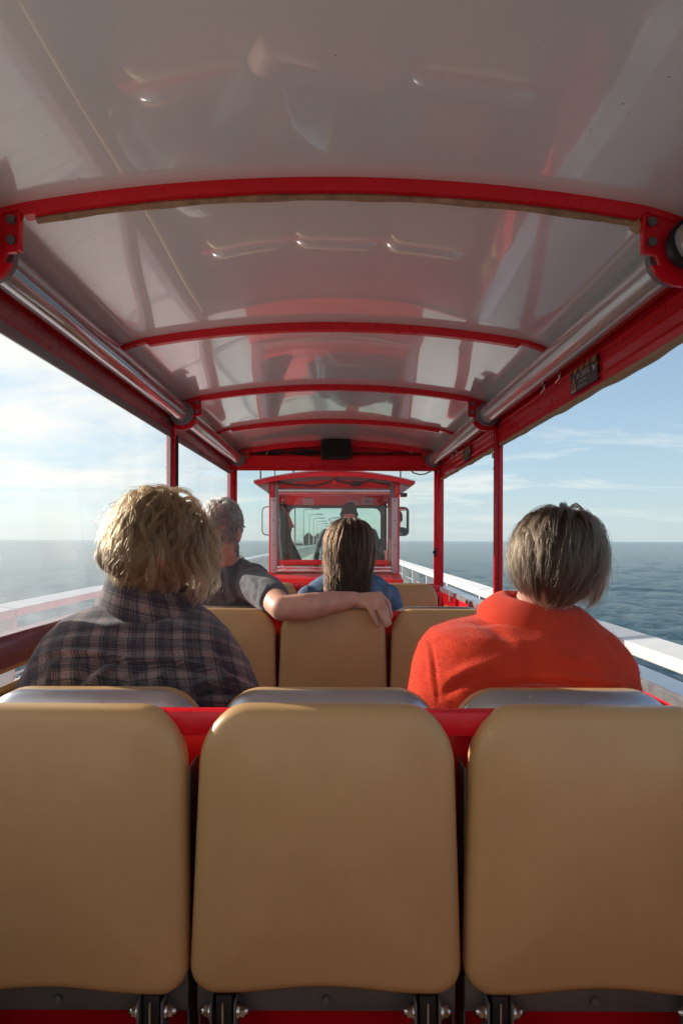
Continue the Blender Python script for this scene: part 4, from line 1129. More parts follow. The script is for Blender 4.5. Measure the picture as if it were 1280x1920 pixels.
# ---- hair
def hair_mat(name, dark, light, rough=0.32):
    m = bpy.data.materials.new(name); m.use_nodes = True; MATS[name] = m
    nt = m.node_tree; N = nt.nodes; L = nt.links
    for n in list(N): N.remove(n)
    out = N.new('ShaderNodeOutputMaterial'); h = N.new('ShaderNodeBsdfHairPrincipled')
    h.parametrization = 'COLOR'; h.inputs['Roughness'].default_value = rough; h.inputs['Radial Roughness'].default_value = 0.45
    at = N.new('ShaderNodeAttribute'); at.attribute_name = 'tone'; at.attribute_type = 'GEOMETRY'
    rp = N.new('ShaderNodeValToRGB'); rp.color_ramp.elements[0].color = (*dark, 1); rp.color_ramp.elements[1].color = (*light, 1)
    L.new(at.outputs['Fac'], rp.inputs[0]); L.new(rp.outputs[0], h.inputs['Color']); L.new(h.outputs[0], out.inputs['Surface'])
    return m
def make_strands(name, parent, m, M, radii, crown, n_guides, per, length, flow_fn=None, lift=(0.004, 0.03), gravity=0.6, wave=(0.0, 6.0), clump=0.010,
                 frizz=0.002, radius=0.0007, steps=40, pts=16, seed=1, face=(0.25, 0.40), zmin=-0.45, tuck=0.0, tip=0.3, zcut=None, fly=0.0, collide=None, wexp=1.0, wind=(0, 0, 0), swirl=0.0, coherent=0.0, short=0.75, lvar=0.55):
    g = np.random.default_rng(seed); rad = np.array(radii)
    kdir = np.array(crown, float); kdir /= np.linalg.norm(kdir)
    # roots
    roots = []
    while len(roots) < n_guides:
        d = g.normal(0, 1, 3); d /= np.linalg.norm(d)
        if d[2] < zmin + g.uniform(-0.05, 0.05): continue
        if d[1] > face[0] and d[2] < face[1] + (d[1]-face[0])*0.5: continue
        roots.append(d)
    D = np.array(roots); n = len(D)
    P = D*rad*1.01
    Ls = (length(D, g) if callable(length) else np.full(n, length))*g.uniform(0.88, 1.08, n)
    cosr = D@kdir
    lf = lift[0] + (lift[1]-lift[0])*np.clip(0.15 + 0.85*(0.5+0.5*cosr), 0, 1)*g.uniform(lvar, 1.0, n)
    sw = g.normal(0, 1, n)*swirl; csw, ssw = np.cos(sw)[:, None], np.sin(sw)[:, None]
    path = [P.copy()]; prev = None
    G = np.array([0, 0, -1.0]); Rinv = np.array(M.to_3x3().inverted()); Gl = Rinv@G; Wl = Rinv@np.array(wind, float)
    Mw = np.array(M); 
    for s in range(steps):
        t = s/steps; ds = (Ls/steps)[:, None]
        nrm = P/(rad**2); nrm /= np.linalg.norm(nrm, axis=1, keepdims=True)
        U = P/np.linalg.norm(P/rad, axis=1, keepdims=True)/rad; U /= np.linalg.norm(U, axis=1, keepdims=True)
        fl = U*(U@kdir)[:, None] - kdir; fl /= (np.linalg.norm(fl, axis=1, keepdims=True)+1e-6)
        if swirl: fl = fl*csw + np.cross(U, fl)*ssw
        if flow_fn is not None: fl = flow_fn(P, U, fl, D)
        di = fl*max(0.0, 1.0-t*gravity*1.4) + Gl*gravity*(0.25+t) + nrm*(0.9*math.exp(-t*9)) + Wl*t
        if tuck:
            ax = P*np.array([1, 1, 0]); below = np.clip(-(P[:, 2]+0.02)/0.07, 0, 1)[:, None]
            di -= tuck*below*ax/(np.linalg.norm(ax, axis=1, keepdims=True)+1e-6)
        di /= np.linalg.norm(di, axis=1, keepdims=True)
        if prev is not None: di = 0.55*di + 0.45*prev; di /= np.linalg.norm(di, axis=1, keepdims=True)
        prev = di; P = P + di*ds
        # keep outside the scalp plus this lock's lift
        rise = min(1.0, t*3.5+0.15)
        q = P/(rad + (lf*rise)[:, None]); l = np.linalg.norm(q, axis=1, keepdims=True)
        neck = np.clip((P[:, 2:3]+0.16)/0.06, 0, 1)     # below the head no collision
        P = np.where((l < 1) & (neck > 0), P*(1 + (1/np.maximum(l, 1e-3)-1)*neck), P)
        if collide is not None: P = collide(P)
        path.append(P.copy())
    path = np.array(path).transpose(1, 0, 2)       # guides x steps x 3
    if collide is not None:
        for _ in range(24): path[:, 1:-1] = (path[:, :-2] + 2*path[:, 1:-1] + path[:, 2:])/4
    ss = np.linspace(0, 1, path.shape[1])
    # lock shape: wave
    tang = np.gradient(path, axis=1); tang /= np.linalg.norm(tang, axis=2, keepdims=True)+1e-9
    nr = path/(rad**2); nr /= np.linalg.norm(nr, axis=2, keepdims=True)
    side = np.cross(tang, nr); side /= np.linalg.norm(side, axis=2, keepdims=True)+1e-9
    f = wave[1]*g.uniform(0.8, 1.25, n); ph = np.where(g.uniform(0, 1, n) < coherent, 2.2*np.sin(D@np.array([5.0, 3.0, 2.0])) + 1.7*np.sin(D@np.array([-3.0, 6.0, 7.0])+1), g.uniform(0, 6.28, n)) + g.normal(0, 0.5, n); am = wave[0]*g.uniform(0.5, 1.3, n)
    arc = ss[None, :]*Ls[:, None]
    wv = (ss[None, :]**wexp)*am[:, None]
    path = path + side*(wv*np.sin(2*np.pi*f[:, None]*arc + ph[:, None]))[:, :, None] + nr*(0.7*wv*np.cos(2*np.pi*f[:, None]*arc + ph[:, None]))[:, :, None]
    out = []; tone = []
    gt = g.uniform(0, 1, n)
    for j in range(per):
        a = g.uniform(0, 6.28, n); r_ = clump*np.sqrt(g.uniform(0, 1, n))
        fly_m = (g.uniform(0, 1, n) < fly)[:, None]
        shr = (1 - (1-tip)*ss[None, :]**1.3)*np.where(fly_m, 1+1.6*ss[None, :]**2, 1.0)
        off = side*(r_*np.cos(a))[:, None, None]*shr[:, :, None] + nr*(0.5*r_*np.sin(a))[:, None, None]*shr[:, :, None]
        off += nr*(fly_m*(g.uniform(0.0, 0.02, n)[:, None]*ss[None, :]))[:, :, None]
        fr = np.zeros_like(path)
        for c in range(3):
            k1 = g.uniform(1, 3, n)[:, None]; p1 = g.uniform(0, 6.28, n)[:, None]
            fr[:, :, c] = frizz*np.sin(2*np.pi*k1*ss[None, :]+p1)*ss[None, :]
        sp = path + off + fr
        lc = g.uniform(short, 1.0, n)          # uneven strand lengths
        ti = np.linspace(0, 1, pts)[None, :]*lc[:, None]*(path.shape[1]-1)
        i0 = np.clip(ti.astype(int), 0, path.shape[1]-2); fr_ = (ti-i0)[:, :, None]
        idx = np.arange(n)[:, None]
        out.append(sp[idx, i0]*(1-fr_) + sp[idx, i0+1]*fr_); tone.append(np.clip(0.72*gt + 0.28*g.uniform(0, 1, n), 0, 1))
    X = np.concatenate(out); T = np.concatenate(tone)
    Mw = np.array(M); X = X@Mw[:3, :3].T + Mw[:3, 3]
    hc = bpy.data.hair_curves.new(name); hc.add_curves([pts]*len(X))
    hc.attributes['position'].data.foreach_set('vector', X.reshape(-1).astype(np.float32))
    ra = hc.attributes.get('radius') or hc.attributes.new('radius', 'FLOAT', 'POINT')
    taper = np.tile((1-0.6*np.linspace(0, 1, pts)**2)*radius, len(X)).astype(np.float32); ra.data.foreach_set('value', taper)
    ta = hc.attributes.new('tone', 'FLOAT', 'CURVE'); ta.data.foreach_set('value', T.astype(np.float32))
    o = bpy.data.objects.new(name, hc); hc.materials.append(m); link(o, parent); o['kind'] = 'stuff'
    return o
def hair_cap(M, radii, m, parent, thick=0.008, face=(0.30, 0.38), zmin=-0.5, extra=None, voxel=0.006):
    """the mass of hair under the loose strands"""
    rad = np.array(radii)+thick
    b = Blob()
    bm2 = bmesh.new(); bmesh.ops.create_uvsphere(bm2, u_segments=48, v_segments=32, radius=1.0)
    dl = []
    for v in bm2.verts:
        d = v.co
        if d.z < zmin or (d.y > face[0] and d.z < face[1]+(d.y-face[0])*0.5): dl.append(v)
    bmesh.ops.delete(bm2, geom=dl, context='VERTS')
    g = bmesh.ops.solidify(bm2, geom=bm2.faces[:], thickness=0.12)
    T = M @ Matrix.Diagonal((*rad, 1)); bmesh.ops.transform(bm2, matrix=T, verts=bm2.verts[:])
    me = bpy.data.meshes.new('t'); bm2.to_mesh(me); bm2.free(); b.bm.from_mesh(me)
    if extra: extra(b)
    return b.build('hair', voxel, 4, m, parent)

def fuzz(o, n, m, length=0.0045, rad=0.00035):
    """short nap standing on brushed cloth"""
    g = np.random.default_rng(77); me = o.data
    nv = len(me.vertices); co = np.empty(nv*3); me.vertices.foreach_get('co', co); co = co.reshape(-1, 3)
    no = np.empty(nv*3); me.vertices.foreach_get('normal', no); no = no.reshape(-1, 3)
    up = np.where((co[:, 2] > EYE-0.42))[0]
    i = g.choice(up, n); a = co[i] + g.normal(0, 0.003, (n, 3)) - no[i]*0.001
    d = no[i] + g.normal(0, 0.6, (n, 3)) + np.array([0, 0, -0.5]); d /= np.linalg.norm(d, axis=1, keepdims=True)
    P = np.stack([a, a+d*length*0.5, a+d*length*g.uniform(0.7, 1.2, n)[:, None]+np.array([0, 0, -0.0008])], 1)
    hc = bpy.data.hair_curves.new('fleece_nap'); hc.add_curves([3]*n)
    hc.attributes['position'].data.foreach_set('vector', P.reshape(-1).astype(np.float32))
    ra = hc.attributes.get('radius') or hc.attributes.new('radius', 'FLOAT', 'POINT'); ra.data.foreach_set('value', np.full(3*n, rad, np.float32))
    h = bpy.data.objects.new('fleece_nap', hc); hc.materials.append(m); link(h, o); h['kind'] = 'stuff'
# ---- collars and clothes
def collar(name, parent, m, rings, thick=0.006, n=56, gap=None, disp=None):
    """rings: list of (centre, rx, ry, tilt_x_deg(right side down), pitch_deg) from inner top edge outwards and down"""
    V = []; F = []
    for c, rx, ry, tilt, pitch in rings:
        T = Matrix.Translation(Vector(c)) @ Matrix.Rotation(R(tilt), 4, 'Y') @ Matrix.Rotation(R(pitch), 4, 'X')
        for k in range(n):
            a = 2*math.pi*k/n
            V.append(T @ Vector((rx*math.cos(a), ry*math.sin(a), 0.0015*math.sin(5*a))))
    for j in range(len(rings)-1):
        for k in range(n): F.append((j*n+k, j*n+(k+1) % n, (j+1)*n+(k+1) % n, (j+1)*n+k))
    o = put(name, mesh(name, V, F, True), m, parent)
    md = o.modifiers.new('t', 'SOLIDIFY'); md.thickness = thick; md.offset = 0
    md = o.modifiers.new('s', 'SUBSURF'); md.levels = 1; md.render_levels = 2
    return o

def plaid_mat():
    m = bpy.data.materials.new('plaid_flannel'); m.use_nodes = True
    nt = m.node_tree; N = nt.nodes; L = nt.links; b = N['Principled BSDF']
    b.inputs['Roughness'].default_value = 0.9; b.inputs['Sheen Weight'].default_value = 0.25; b.inputs['Specular IOR Level'].default_value = 0.2
    at = N.new('ShaderNodeAttribute'); at.attribute_name = 'cloth'
    sep = N.new('ShaderNodeSeparateXYZ'); L.new(at.outputs['Vector'], sep.inputs[0])
    def fr(sock, period, off):
        a = N.new('ShaderNodeMath'); a.operation = 'MULTIPLY_ADD'; L.new(sock, a.inputs[0]); a.inputs[1].default_value = 1/period; a.inputs[2].default_value = off
        f = N.new('ShaderNodeMath'); f.operation = 'FRACT'; L.new(a.outputs[0], f.inputs[0]); return f.outputs[0]
    def stripes(sock, bands, period):
        r = N.new('ShaderNodeValToRGB'); cr = r.color_ramp; cr.interpolation = 'CONSTANT'
        L.new(fr(sock, period, 0.0), r.inputs[0])
        el = cr.elements
        el[0].position = 0; el[0].color = (*[bands[0][1]]*3, 1)
        el[1].position = bands[1][0]; el[1].color = (*[bands[1][1]]*3, 1)
        for p, c in bands[2:]:
            e = el.new(p); e.color = (c, c, c, 1)
        return r.outputs[0]
    bx = [(0, 0.95), (0.30, 0.25), (0.36, 0.75), (0.41, 0.15), (0.60, 0.05), (0.64, 0.60), (0.68, 0.10), (0.72, 0.60), (0.76, 0.10), (0.80, 0.62), (0.84, 0.12), (0.93, 0.7)]
    bz = [(0, 0.90), (0.27, 0.25), (0.33, 0.70), (0.38, 0.15), (0.55, 0.05), (0.60, 0.60), (0.65, 0.10), (0.70, 0.60), (0.75, 0.10), (0.80, 0.62), (0.86, 0.12), (0.94, 0.65)]
    sx = stripes(sep.outputs['X'], bx, 0.066); sz = stripes(sep.outputs['Y'], bz, 0.058)
    ad = N.new('ShaderNodeMix'); ad.data_type = 'RGBA'; ad.inputs['Factor'].default_value = 0.5; L.new(sx, ad.inputs['A']); L.new(sz, ad.inputs['B'])
    tw = N.new('ShaderNodeTexNoise'); tw.inputs['Scale'].default_value = 260; L.new(at.outputs['Vector'], tw.inputs['Vector']); tw.inputs['Detail'].default_value = 3
    rp = N.new('ShaderNodeValToRGB'); L.new(ad.outputs['Result'], rp.inputs[0])
    rp.color_ramp.elements[0].color = (0.018, 0.019, 0.028, 1); rp.color_ramp.elements[1].color = (0.25, 0.165, 0.148, 1)
    e = rp.color_ramp.elements.new(0.45); e.color = (0.060, 0.049, 0.055, 1)
    mr = N.new('ShaderNodeMapRange'); L.new(tw.outputs['Fac'], mr.inputs[0]); mr.inputs[1].default_value = 0.3; mr.inputs[2].default_value = 0.7; mr.inputs[3].default_value = 0.7; mr.inputs[4].default_value = 1.35
    hs = N.new('ShaderNodeHueSaturation'); L.new(rp.outputs[0], hs.inputs['Color']); L.new(mr.outputs[0], hs.inputs['Value'])
    L.new(hs.outputs[0], b.inputs['Base Color'])
    bp = N.new('ShaderNodeBump'); bp.inputs['Strength'].default_value = 0.6; bp.inputs['Distance'].default_value = 0.0015
    L.new(tw.outputs['Fac'], bp.inputs['Height']); L.new(bp.outputs[0], b.inputs['Normal'])
    return m
def set_cloth(o, fn):
    me = o.data; nv = len(me.vertices); co = np.empty(nv*3, np.float32); me.vertices.foreach_get('co', co); co = co.reshape(-1, 3)
    a = me.attributes.new('cloth', 'FLOAT_VECTOR', 'POINT'); a.data.foreach_set('vector', fn(co).astype(np.float32).ravel())

# ---------------- woman in the plaid shirt
def woman_plaid():
    t = thing('person', 'woman with wavy blonde bob in a dark plaid flannel shirt on the nearest bench', 'person', (-0.46, 1.62, SEAT), 'passengers seen from behind')
    M = head_matrix(wp(295, 1024, 1.65), 34, 12, 9)
    b = Blob(); add_head(b, M, 0.96)
    rows = [(1132, 215, 345, 1.68, .060), (1155, 165, 375, 1.67, .085), (1180, 125, 402, 1.655, .105), (1205, 100, 425, 1.64, .118), (1290, 60, 462, 1.62, .13), (1420, 110, 420, 1.62, .13), (1640, 120, 400, 1.62, .12)]
    b.loft(rings_px(rows, 0.014)); nb = wp(282, 1150, 1.68)
    b.cap(nb, M @ Vector((0, -0.02, -0.07)), 0.062, 0.054)
    lower_body(b, -0.46, 1.62)
    for s, u in ((-1, 112), (1, 408)):
        sh = wp(u, 1270, 1.63); el = Vector((-0.46+s*0.29, 1.66, EYE-0.54)); wr = Vector((-0.46+s*0.12, 1.88, EYE-0.62))
        b.cap(sh, el, 0.05, 0.042); b.cap(el, wr, 0.04, 0.028); add_hand(b, wr, Vector((-s*0.5, 0.8, -0.15)), Vector((0, 0, 1)), 0.92, 0.5, 1 if s < 0 else -1)
    body = b.build('body', 0.0065, 3, SKIN, t); add_eyes(M, t, 0.96)
    c = Blob()
    rows = [(1134, 197, 366, 1.675, .074), (1150, 152, 392, 1.668, .100), (1166, 121, 408, 1.655, .120), (1189, 90, 429, 1.64, .136), (1212, 75, 445, 1.63, .147), (1240, 62, 461, 1.622, .156), (1290, 38, 484, 1.612, .165), (1360, 30, 490, 1.61, .165), (1440, 95, 430, 1.62, .155), (1600, 105, 415, 1.62, .15), (1660, 100, 420, 1.62, .15)]
    c.loft(rings_px(rows))
    for s, u in ((-1, 112), (1, 408)):
        sh = wp(u, 1275, 1.63); el = Vector((-0.46+s*0.29, 1.66, EYE-0.54)); wr = Vector((-0.46+s*0.15, 1.85, EYE-0.61))
        c.cap(sh, el, 0.075, 0.058); c.cap(el, wr, 0.056, 0.045)
    folds = [([(66, 1236), (120, 1223), (180, 1227), (250, 1238), (330, 1240), (400, 1258), (452, 1282), (480, 1300)], 5, 0.0065),
             ([(66, 1245), (120, 1233), (180, 1237), (250, 1248), (330, 1250), (400, 1268), (452, 1293)], 5, -0.005),
             ([(130, 1300), (165, 1262), (205, 1232)], 9, -0.008), ([(150, 1305), (195, 1262), (235, 1245)], 8, 0.006),
             ([(350, 1300), (380, 1282), (440, 1275)], 8, 0.009), ([(360, 1312), (395, 1298), (450, 1300)], 7, -0.009),
             ([(90, 1290), (100, 1262), (112, 1240)], 7, 0.006), ([(300, 1160), (345, 1185), (410, 1200)], 10, 0.004), ([(120, 1170), (200, 1180), (290, 1165)], 14, 0.004),
             ([(270, 1300), (300, 1270), (320, 1252)], 8, 0.005), ([(215, 1300), (245, 1272), (280, 1250)], 8, -0.005)]
    PL = plaid_mat()
    sh = c.build('plaid_shirt', 0.006, 5, PL, t, cloth_disp([(p, w, h*2.0) for p, w, h in folds] + [([(95, 1215), (150, 1200), (230, 1205), (300, 1195)], 9, 0.007), ([(310, 1215), (370, 1222), (430, 1245)], 8, 0.008), ([(180, 1290), (215, 1255), (240, 1215)], 7, -0.007), ([(400, 1215), (425, 1250), (455, 1285)], 8, -0.007)], 4, 0.0075, 9))
    def uv(co):
        x = co[:, 0]+0.46; z = co[:, 2]-EYE+0.28; y = co[:, 1]-1.45
        w = z + 0.75*y
        a = -0.10 - 0.55*np.clip(x, -0.1, 0.25); 
        uu = x*1.06 - np.sin(a)*w*0.9; vv = w + np.sin(a)*x*0.55
        return np.stack([uu + 0.006*np.sin(z*19), vv + 0.006*np.sin(x*14), y*0], -1)
    set_cloth(sh, uv)
    ct = wp(283, 1092, 1.67); cb = wp(288, 1142, 1.665)
    col = collar('collar', t, PL, [(ct+Vector((0.004, 0.01, -0.03)), 0.086, 0.072, 13, 6), (ct, 0.094, 0.082, 13, 6), (ct+Vector((0, 0, 0.002)), 0.101, 0.090, 13, 6), (ct*0.5+cb*0.5, 0.112, 0.106, 13, 8), (cb+Vector((0, 0, -0.002)), 0.126, 0.124, 14, 10), (cb+Vector((0, 0, -0.006)), 0.122, 0.119, 14, 10)], 0.004)
    def uvc(co):
        x = co[:, 0]+0.45; z = co[:, 2]-EYE+0.1; an = np.arctan2(x, -(co[:, 1]-1.67))
        return np.stack([an*0.11 + z*0.15, z*1.0 + x*0.25, z*0], -1)
    set_cloth(col, uvc)
    tb = Blob(); lower_body(tb, -0.46, 1.62, 1, 0.012); tb.build('trousers', 0.01, 4, JEANS, t); feet(t, -0.46, 1.62, SHOE)
    rad = (0.074, 0.094, 0.102)
    HM = hair_mat('blonde_hair', (0.030, 0.0145, 0.006), (0.255, 0.148, 0.068)); CAPM = mat('blonde_hair_mass', (0.13, 0.080, 0.040), 0.7, var=0.3, vscale=30, bump=0.8, bscale=90)
    def extra(bb):
        for p, r in (((-0.062, -0.035, -0.035), 0.045), ((0.0, -0.080, -0.045), 0.045), ((0.062, -0.030, -0.035), 0.045), ((0.045, -0.07, -0.03), 0.045), ((-0.045, -0.075, -0.04), 0.045), ((0.07, 0.02, -0.05), 0.032)):
            bb.ell(M @ Vector(p), (r, r, r*1.15), M.to_3x3())
    hp = hair_cap(M, rad, CAPM, t, 0.016, (0.35, 0.45), -0.35, extra)
    def ln(D, g): return 0.105 + 0.065*np.clip(D[:, 2], 0, 1) + 0.05*np.clip(D[:, 1], 0, 1)
    make_strands('hair_strands', hp, HM, M, rad, (0.12, 0.55, 0.85), 760, 28, ln, lift=(0.016, 0.042), gravity=0.50, wave=(0.0075, 12.5), clump=0.0090, frizz=0.0030, radius=0.00042, coherent=0.85, swirl=0.14, lvar=0.35, short=0.72, seed=5, tuck=0.75, tip=0.35, face=(0.35, 0.40), zmin=-0.40, fly=0.10, pts=20)
    # the loose curls hanging by the right cheek
    def ln2(D, g): return np.full(len(D), 0.140)
    make_strands('hair_curl', hp, HM, M, rad, (-0.2, 0.2, 1), 130, 18, ln2, lift=(0.026, 0.046), gravity=0.75, wave=(0.010, 10), clump=0.008, frizz=0.004, radius=0.00045, coherent=0.85, swirl=0.1, seed=9, tuck=0.5, tip=0.5, face=(0.85, 0.2), zmin=-0.1, fly=0.08, pts=22,
                 flow_fn=lambda P, U, fl, D: fl*0.4 + np.array([0.75, 0.45, -0.3]))
    return t

# ---------------- person in the orange-red fleece
FLEECE = mat('orange_red_fleece', (0.62, 0.047, 0.017), 0.95, var=0.10, vscale=14, bump=0.55, bscale=260, sheen=0.12, spec=0.15)
def person_red():
    t = thing('person', 'person with short grey-brown hair in an orange-red fleece top on the nearest bench', 'person', (0.44, 1.62, SEAT), 'passengers seen from behind')
    M = head_matrix(wp(1044, 1045, 1.66), 38, 20, 6)
    b = Blob(); add_head(b, M, 1.0)
    rows = [(1140, 940, 1070, 1.69, .062), (1160, 880, 1100, 1.68, .085), (1185, 830, 1130, 1.665, .105), (1210, 810, 1160, 1.65, .118), (1290, 785, 1175, 1.62, .13), (1420, 830, 1140, 1.62, .13), (1640, 840, 1130, 1.62, .12)]
    b.loft(rings_px(rows, 0.014)); nb = wp(1008, 1155, 1.70)
    b.cap(nb, M @ Vector((0, -0.015, -0.07)), 0.066, 0.058)
    lower_body(b, 0.44, 1.62)
    for s, u in ((-1, 838), (1, 1122)):
        sh = wp(u, 1270, 1.63); el = Vector((0.44+s*0.28, 1.66, EYE-0.54)); wr = Vector((0.44+s*0.12, 1.88, EYE-0.62))
        b.cap(sh, el, 0.05, 0.042); b.cap(el, wr, 0.04, 0.028); add_hand(b, wr, Vector((-s*0.5, 0.8, -0.15)), Vector((0, 0, 1)), 0.95, 0.5, 1 if s < 0 else -1)
    b.build('body', 0.0065, 3, SKIN, t); add_eyes(M, t)
    c = Blob()
    rows = [(1136, 938, 1085, 1.69, .075), (1150, 893, 1103, 1.68, .100), (1165, 846, 1120, 1.67, .118), (1182, 812, 1143, 1.655, .132), (1210, 790, 1170, 1.64, .146), (1245, 775, 1188, 1.625, .156), (1290, 765, 1197, 1.612, .163), (1360, 760, 1203, 1.61, .163), (1450, 815, 1155, 1.62, .155), (1600, 825, 1145, 1.62, .15), (1660, 825, 1145, 1.62, .15)]
    c.loft(rings_px(rows))
    for s, u in ((-1, 838), (1, 1122)):
        sh = wp(u, 1280, 1.63); el = Vector((0.44+s*0.28, 1.66, EYE-0.54)); wr = Vector((0.44+s*0.15, 1.85, EYE-0.61))
        c.cap(sh, el, 0.078, 0.060); c.cap(el, wr, 0.058, 0.047)
    folds = [([(805, 1192), (812, 1235), (818, 1290), (818, 1320)], 4, -0.0022), ([(798, 1192), (804, 1235), (808, 1300)], 5, 0.0015),
             ([(925, 1284), (1000, 1276), (1060, 1280), (1110, 1288)], 8, -0.010), ([(930, 1296), (1010, 1290), (1100, 1298)], 9, 0.010),
             ([(840, 1275), (880, 1255), (930, 1240)], 12, 0.006), ([(830, 1300), (860, 1280), (900, 1268)], 9, -0.006), ([(1090, 1262), (1130, 1275), (1170, 1290)], 10, 0.007), ([(1060, 1250), (1110, 1262), (1150, 1290)], 10, -0.005),
             ([(890, 1160), (930, 1178), (960, 1200)], 10, -0.004), ([(1130, 1180), (1160, 1215), (1180, 1260)], 9, -0.003), ([(850, 1166), (960, 1150), (1080, 1158)], 7, -0.006)]
    ft = c.build('fleece_top', 0.006, 5, FLEECE, t, cloth_disp([(p, w, h*1.7) for p, w, h in folds], 8, 0.006, 9))
    fuzz(ft, 30000, FLEECE, 0.0019, 0.00022)
    ct = wp(1012, 1118, 1.685); cb = wp(1000, 1150, 1.675)
    collar('collar', t, FLEECE, [(ct+Vector((0, 0.01, -0.04)), 0.078, 0.068, 9, 8), (ct+Vector((0, 0, -0.012)), 0.079, 0.074, 11, 8), (ct+Vector((0, 0, -0.008)), 0.087, 0.082, 11, 8), (ct*0.55+cb*0.45, 0.107, 0.105, 8, 10), (cb+Vector((-0.004, 0, 0.004)), 0.122, 0.120, 4, 11), (cb+Vector((-0.006, 0, -0.006)), 0.130, 0.126, 3, 11), (cb+Vector((-0.006, 0, -0.010)), 0.122, 0.118, 3, 11)], 0.007)
    tb = Blob(); lower_body(tb, 0.44, 1.62, 1, 0.012); tb.build('trousers', 0.01, 4, JEANS, t); feet(t, 0.44, 1.62, SHOE)
    rad = (0.078, 0.098, 0.106)
    HM = hair_mat('grey_brown_hair', (0.007, 0.0045, 0.003), (0.088, 0.056, 0.033), 0.36); CAPM = mat('grey_brown_hair_mass', (0.045, 0.034, 0.026), 0.6, var=0.3, vscale=40, bump=0.8, bscale=120)
    def extra(bb):
        for p, r in (((-0.050, -0.04, -0.055), 0.030), ((0.0, -0.066, -0.060), 0.030), ((0.050, -0.04, -0.055), 0.030)):
            bb.ell(M @ Vector(p), (r, r, r*1.3), M.to_3x3())
    hp = hair_cap(M, rad, CAPM, t, 0.008, (0.10, 0.30), -0.42, extra)
    def ln(D, g): return 0.132 + 0.062*np.clip(D[:, 2], 0, 1) + 0.03*np.clip(D[:, 1], 0, 1) - 0.06*np.clip((D[:, 1]+0.25)/0.4, 0, 1)*(D[:, 2] < 0.4)
    make_strands('hair_strands', hp, HM, M, rad, (-0.15, 0.15, 1), 560, 30, ln, lift=(0.010, 0.034), gravity=0.45, wave=(0.005, 5.5), clump=0.0105, frizz=0.003, radius=0.00042, coherent=0.4, swirl=0.30, lvar=0.3, short=0.65, seed=12, tuck=0.30, tip=0.15, face=(0.14, 0.30), zmin=-0.50, fly=0.08, pts=18)
    return t

